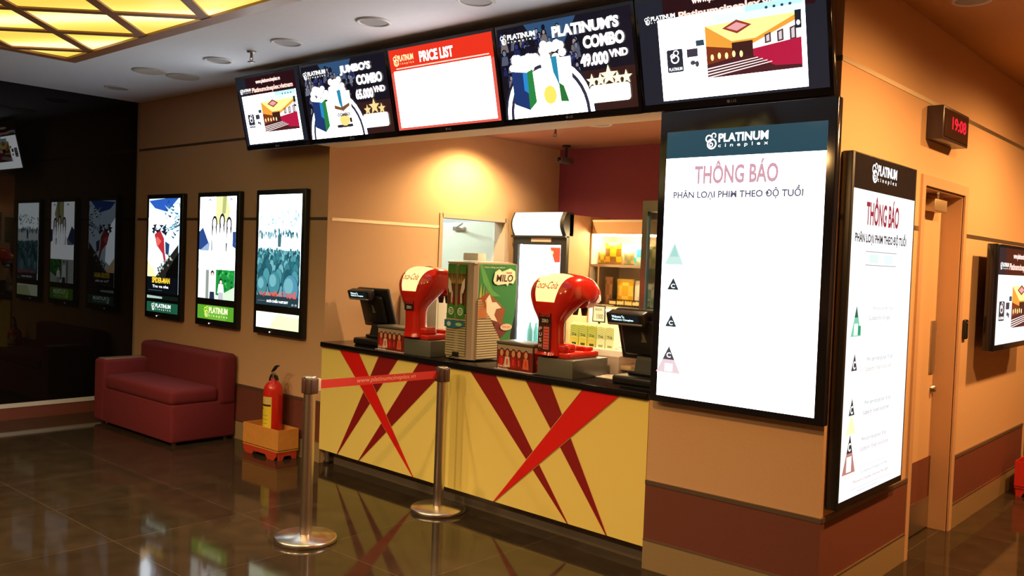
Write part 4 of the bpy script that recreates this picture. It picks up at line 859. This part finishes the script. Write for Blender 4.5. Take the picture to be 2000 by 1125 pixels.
# white freezer beside the side wall
t = thing('white_storage_cabinet', 'white two-door cabinet behind the left soda dispenser', 'cabinet', (-5.52, 5.04, 0))
b = MB(); b.rbox(-.18, .27, 0, .45, .03, 1.36, .01, mat('cabinet_white', (.66, .68, .64), .4), 2); b.build('body', t)
for x0, x1 in ((-.175, .043), (.049, .265)):
    b = MB(); b.rbox(x0, x1, -.015, .0, .06, 1.33, .004, mat('cabinet_white', 0), 2); b.build('door', t)
    b = MB(); b.rbox(x0, x0 + .02, -.02, .02, 0, .035, .003, M_black, 1, Matrix.Translation((.05, .05, 0))); b.build('foot', t)
# back counter
t = thing('back_counter', 'white back counter under the snack shelves', 'counter', (-3.45, 6.38, 0))
b = MB(); b.box(-1.55, 1.55, .02, .73, .0, .87, mat('white_laminate', (.72, .68, .58), .4)); b.build('carcass', t)
b = MB(); b.rbox(-1.56, 1.57, 0, .735, .87, .90, .004, M_white, 2); b.build('worktop', t)
# snack shelf unit
t = thing('snack_shelf_unit', 'bright warm-lit snack shelf unit on the dark red back wall', 'shelf unit', (-3.9, 6.76, .901)); M_sh = mat('shelf_cream', (.80, .72, .55), .45)
b = MB(); b.box(-1.11, 1.1, .345, .36, 0, 1.14, M_sh); b.build('back_panel', t)
b = MB(); b.box(-1.115, -1.10, 0, .36, 0, 1.15, M_sh); b.build('side_panel', t)
b = MB(); b.box(1.1, 1.12, 0, .36, 0, 1.15, M_sh); b.build('side_panel', t)
b = MB(); b.box(-1.10, 1.1, 0, .345, 1.13, 1.15, M_sh); b.box(-1.11, 1.1, 0, .012, 1.02, 1.13, mat('valance_tan', (.72, .42, .22), .5)); b.build('top_panel', t)
for z in (.33, .715):
    b = MB(); b.box(-1.11, 1.1, .0, .345, z, z + .022, mat('shelf_front', (.45, .34, .25), .4) if z > .5 else M_sh); b.build('shelf', t)
b = MB(); b.box(-1.035, -1.02, .02, .345, .352, .715, M_brush); b.build('divider', t)
b = MB(); b.box(-1.05, 1.05, .03, .06, 1.0, 1.018, SC('#ffe2a8', 100)); b.build('strip_lamp', t)
b = MB(); b.box(-1.05, 1.05, .03, .05, .305, .322, SC('#ffe9c0', 45)); b.build('strip_lamp', t)
def pouch(x, y, z, w, h, c1, c2, label, cat='snack bag', d=.05, name='snack_bag', rz=0, txt=None):
    b = MB(); N = 8; vs = []; fs = []; m1 = PR(c1, .35); m2 = PR(c2, .35)
    for side in (-1, 1):
        o_ = len(vs)
        for j in range(N + 1):
            for i in range(N + 1):
                u = i / N; v = j / N; bul = (math.sin(PI * u) ** .6) * (math.sin(PI * min(1, max(0, v))) ** .5) * d / 2
                vs.append(((u - .5) * w * (1 - .06 * math.sin(PI * v)), side * bul, v * h))
        for j in range(N):
            for i in range(N):
                q = (o_ + j * (N + 1) + i, o_ + j * (N + 1) + i + 1, o_ + (j + 1) * (N + 1) + i + 1, o_ + (j + 1) * (N + 1) + i)
                fs.append((q if side < 0 else q[::-1], (3 * i // N + j // 3) % 2 if j not in (0, N - 1) else 1))
    b.add(vs, [f[0] for f in fs if f[1] == 0], m1, True); b.add(vs, [f[0] for f in fs if f[1] == 1], m2, True)
    o = b.build(name); o.location = (x, y, z); o.rotation_euler = (0, 0, rz); return tag(o, label, cat)
z1 = .901 + .737 + .001; z0 = .901 + .352 + .001
pouch(-4.94, 6.86, z1, .11, .11, '#c9a62a', '#8d7a22', 'small yellow snack bag at the left end of the upper shelf')
pouch(-4.815, 6.85, z1, .19, .20, '#dba51c', '#7a5a16', 'tall yellow and brown snack bag on the upper shelf')
pouch(-4.73, 6.92, z1, .12, .19, '#efe3c0', '#fff6dc', 'cream snack bag behind the yellow one on the upper shelf')
pouch(-4.63, 6.84, z1, .12, .12, '#93835c', '#6d7a58', 'low olive snack bag next to the turquoise one on the upper shelf')
pouch(-4.56, 6.90, z1, .15, .20, '#37b2c0', '#c9eef0', 'turquoise and white snack bag on the upper shelf')
pouch(-4.42, 6.86, z1, .13, .20, '#4c5a2e', '#93835c', 'dark green snack bag at the right of the upper shelf')
# lower shelf: wire tray with packs
t = thing('wire_basket', 'black wire basket with a price strip on the lower shelf', 'basket', (-4.60, 6.80, z0))
b = MB(); b.box(-.22, .24, 0, .2, 0, .006, M_black)
for z in (.01, .06): b.box(-.22, .24, -.002, .004, z, z + .008, M_black)
for i in range(16): b.box(-.22 + .03 * i, -.216 + .03 * i, -.002, .003, .0, .066, M_black)
b.build('frame', t)
b = MB()
for i in range(5): b.box(-.20 + .085 * i, -.13 + .085 * i, -.004, -.0025, .022, .050, PR('#d9c48a'))
b.build('price_strip', t)
pouch(-4.70, 6.90, z0 + .0065, .19, .25, '#e2ad22', '#f0cf58', 'yellow snack pack standing in the wire basket')
pouch(-4.55, 6.92, z0 + .0065, .13, .24, '#f2ecdc', '#e0e4e0', 'white snack pack in the wire basket, middle one')
pouch(-4.44, 6.90, z0 + .0065, .15, .22, '#6fb4b4', '#eef4f0', 'pale teal snack pack at the right of the wire basket')
pouch(-4.86, 6.86, z0, .09, .27, '#8a5a34', '#a8764a', 'narrow brown snack pouch left of the wire basket')
b = MB()
for k in range(4):
    T = Matrix.Rotation(-.5 + .12 * k, 4, 'Z') ; b.box(-.13, .13, -.09, .09, .003 * k, .003 * k + .0025, PR('#e9e4e2'), T)
    a = Art(b, (-.12, -.08, .003 * k + .0026), (1, 0, 0), (0, 1, 0), (0, 0, 1), .24, .16, PR)
for i in range(6): b.box(-.12 + .04 * i, -.10 + .04 * i, -.08 + .01 * (i % 2), .07, .0118, .0122, PR('#3a3a44'), Matrix.Rotation(-.14, 4, 'Z'))
o = b.build('magazine_stack'); o.location = (-4.80, 6.46, .9005 + 0); 
o.location = (-4.42, 6.52, .9005); tag(o, 'fanned stack of black and white printed leaflets on the back counter', 'leaflets')
# leaflets on the lower shelf front
b = MB()
for k in range(3):
    T = Matrix.Rotation(.25 - .2 * k, 4, 'Z'); b.box(-.11, .11, -.05, .05, .004 * k, .004 * k + .003, PR('#efeae6'), T)
    for i in range(4): b.box(-.11 + .06 * i, -.08 + .06 * i, -.045, .045, .004 * k + .003, .004 * k + .0034, PR('#3f3f48'), T)
o = b.build('leaflet_pile'); o.location = (-4.86, 6.83, z0 + .001); tag(o, 'striped black and white leaflets lying on the lower shelf', 'leaflets')
t = thing('price_card', 'black framed white price card standing on the back counter', 'sign', (-4.70, 6.50, .90))
b = MB(); b.box(-.07, .07, 0, .006, .22, .37, M_black); b.box(-.012, .012, .006, .012, 0, .3, M_black); b.box(-.05, .05, 0, .05, 0, .004, M_black); b.build('stand', t)
b = MB(); a = Art(b, (-.06, -.0006, .23), (1, 0, 0), (0, 0, 1), (0, -1, 0), .12, .13, PR); a.rect(0, 0, 1, 1, '#f4f2ec'); a.text('NUOC', .15, .72, .8, .88, '#55606c', bold=.02); a.text('1000', .3, .15, .9, .5, '#8a9098', bold=.03); b.build('card', t)
grp = 'green and yellow cartons on the back counter'
names = ['leftmost of the yellow-green patterned cartons beside the fridge', 'second yellow-green patterned carton from the fridge', 'third yellow-green patterned carton from the fridge', 'fourth yellow-green carton from the fridge, white fronted', 'rightmost pale yellow-green carton on the back counter']
for k in range(5):
    b = MB(); x = -4.90 + .098 * k; b.box(-.044, .044, 0, .09, 0, .19, PR('#d6dc7a') if k < 3 else PR('#e9efc0'))
    a = Art(b, (-.044, -.0003, 0), (1, 0, 0), (0, 0, 1), (0, -1, 0), .088, .19, PR, .0002)
    for j in range(6):
        y = .42 + .09 * j; a.poly([(0, y), (.5, y + .10), (1, y), (1, y + .035), (.5, y + .135 if y + .135 < 1 else 1), (0, y + .035)], '#8fae3a' if k < 3 else '#b9d06a')
    a.rect(.0, .0, 1, .40, '#cfc64c' if k < 3 else '#eef2cc'); a.rect(.25, .05, .8, .16, '#3a3a22' if k < 3 else '#9aa864'); a.text('Trà', .2, .46, .8, .60, '#3f5a20', bold=.02)
    b.add([(-.044, 0, .19), (.044, 0, .19), (.044, .045, .21), (-.044, .045, .21), (-.044, .09, .19), (.044, .09, .19)], [(0, 1, 2, 3), (3, 2, 5, 4), (0, 3, 4), (1, 5, 2)], PR('#e4e8a8'))
    o = b.build('drink_carton'); o.location = (x, 6.41, .90); tag(o, names[k], 'carton', grp)
# popcorn warmer / glass cabinet at the right
t = thing('glass_warming_cabinet', 'tall steel and tinted glass warming cabinet behind the right register', 'cabinet', (-2.93, 4.98, 0))
M_tg = mat('teal_tinted_glass', (.05, .16, .13), .03, alpha=.35)
b = MB()
for x in (-.35, .31):
    for y in (0, .44): b.box(x, x + .04, y, y + .04, .98, 2.0, M_brush)
b.box(-.35, .35, 0, .48, 2.0, 2.07, M_brush); b.box(-.35, .35, 0, .48, .92, .98, M_brush); b.build('frame', t)
b = MB(); b.rbox(-.35, .35, 0, .48, .04, .92, .008, M_brush, 2); b.build('base_cabinet', t)
for x, y in ((-.3, .05), (.3, .05), (-.3, .43), (.3, .43)):
    b = MB(); b.cyl(x, y, 0, .045, .02, M_black, 12); b.build('foot', t)
b = MB(); b.box(-.31, .31, .012, .018, .98, 2.0, M_tg); b.build('glass_front', t)
b = MB(); b.box(-.338, -.332, .04, .44, .98, 2.0, M_tg); b.box(.332, .338, .04, .44, .98, 2.0, M_tg); b.box(-.31, .31, .455, .465, .98, 2.0, mat('warmer_back', (.20, .30, .28), .3)); b.build('glass_sides', t)
for z in (1.22, 1.48, 1.72):
    b = MB(); b.box(-.25, .31, .05, .44, z, z + .008, M_brush); b.build('shelf', t)
b = MB(); b.tube([(-.26, .06, 1.04), (-.26, .06, 1.97)], .010, SC('#cfeee2', 1.6)); b.build('lamp_tube', t)
# security camera in the corner
t = thing('security_camera', 'small dark security camera on the kiosk ceiling corner', 'camera', (-5.42, 6.85, ZK))
b = MB(); b.cyl(0, 0, -.02, 0, .04, M_black, 20); b.cyl(0, 0, -.12, -.02, .012, M_black, 12); b.build('mount', t)
b = MB(); b.rbox(-.03, .03, -.10, .08, -.18, -.12, .01, mat('camera_grey', (.12, .09, .09), .4), 2); b.lathe([(0, .012), (.018, .010), (.02, 0)], M_blackg, 16, Matrix.Translation((0, -.10, -.15)) @ Matrix.Rotation(PI / 2, 4, 'X')); b.build('housing', t)
# ============================================================ CORRIDOR THINGS
t = thing('led_clock', 'dark boxed LED clock with red digits high on the right wall', 'clock', (-1.562, 5.63, 2.425), PI / 2)
b = MB(); b.rbox(-.25, .25, .0, .09, 0, .19, .004, mat('clock_case', (.05, .03, .035), .3), 2); b.build('case', t)
b = MB(); b.box(-.232, .232, -.004, .0, .016, .174, mat('clock_window', (.05, .02, .015), .08, spec=.3)); b.build('window', t)
b = MB(); a = Art(b, (-.232, -.0045, .016), (1, 0, 0), (0, 0, 1), (0, -1, 0), .464, .158, SC); a.text('19:08', .30, .34, .90, .80, '#ff1030', 1.8, .02); b.build('digits', t)
t = thing('wall_card_reader', 'small black oval card reader beside the tan door', 'card reader', (XR, 6.35, 1.24), PI / 2)
b = MB(); b.rbox(-.035, .035, -.022, 0, 0, .13, .010, M_black, 3); b.build('housing', t)
b = MB(); b.lathe([(0, .002), (.004, .002), (.004, 0)], SC('#ff5040', .6), 10, Matrix.Translation((0, -.022, .11)) @ Matrix.Rotation(PI / 2, 4, 'X')); b.build('indicator', t)
# television arm on the right wall
b = MB(); b.box(XR, XR + .02, 7.0, 7.2, 1.35, 1.7, M_black); b.box(XR + .02, -1.61, 7.07, 7.13, 1.48, 1.56, M_black); tag(b.build('television_bracket'), 'black steel bracket behind the corridor television', 'bracket')

# ------------------------------------------------------------ pieces that sit on a part go one level deeper
NEST = {'fire_extinguisher': {'label': 'cylinder', 'handle': 'valve', 'squeeze_lever': 'valve'}, 'cash_register': {'screen': 'monitor', 'maker_emblem': 'monitor', 'display_text': 'customer_display'},
        'soda_dispenser': {'sign_lettering': 'lit_sign', 'lit_sign': None, 'column_label': 'tower', 'nozzle': 'tower', 'cup_lever': 'tower', 'top_label': 'tower'},
        'chocolate_drink_machine': {'front_graphic': 'housing', 'side_graphic': 'housing', 'front_louvre': 'housing', 'side_louvre': 'housing', 'power_socket': 'housing'},
        'poster_light_box': {'power_light': 'frame'}, 'menu_screen': {'maker_badge': 'casing'}, 'led_clock': {'digits': 'window'}, 'door_1': {'kick_plate': 'door_leaf', 'push_plate': 'door_leaf', 'lock': 'door_leaf', 'door_closer': 'door_leaf'},
        'door_2': {'hinge': 'door_leaf', 'door_closer': 'door_leaf'}, 'display_fridge': {'door_glass': 'door_frame', 'lamp_tube': 'cabinet', 'shelf': 'cabinet'}, 'wire_basket': {'price_strip': 'frame'}, 'wall_card_reader': {'indicator': 'housing'}}
base = lambda o: o.name.split('.')[0]
for r in [o for o in COL.objects if o.parent is None and base(o) in NEST]:
    kids = {base(c): c for c in r.children}
    for c in list(r.children):
        p = NEST[base(r)].get(base(c))
        if p and p in kids: c.parent = kids[p]
GROUPS = {'menu_screen': 'menu screens over the counter', 'poster_light_box': 'poster light boxes on the left wall', 'notice_display': 'tall lit notice displays', 'queue_stanchion': 'chrome queue posts',
          'soda_dispenser': 'red soda dispensers on the counter', 'cash_register': 'black cash registers on the counter', 'promotional_box': 'red printed cup boxes on the counter', 'fire_extinguisher': 'fire extinguishers',
          'extinguisher_crate': 'crates holding extinguishers', 'ceiling_downlight': 'round recessed ceiling lamps', 'fire_sprinkler': 'ceiling sprinklers', 'snack_bag': 'snack bags on the lit shelves'}
for o in COL.objects:
    if o.parent is None and base(o) in GROUPS: o['group'] = GROUPS[base(o)]
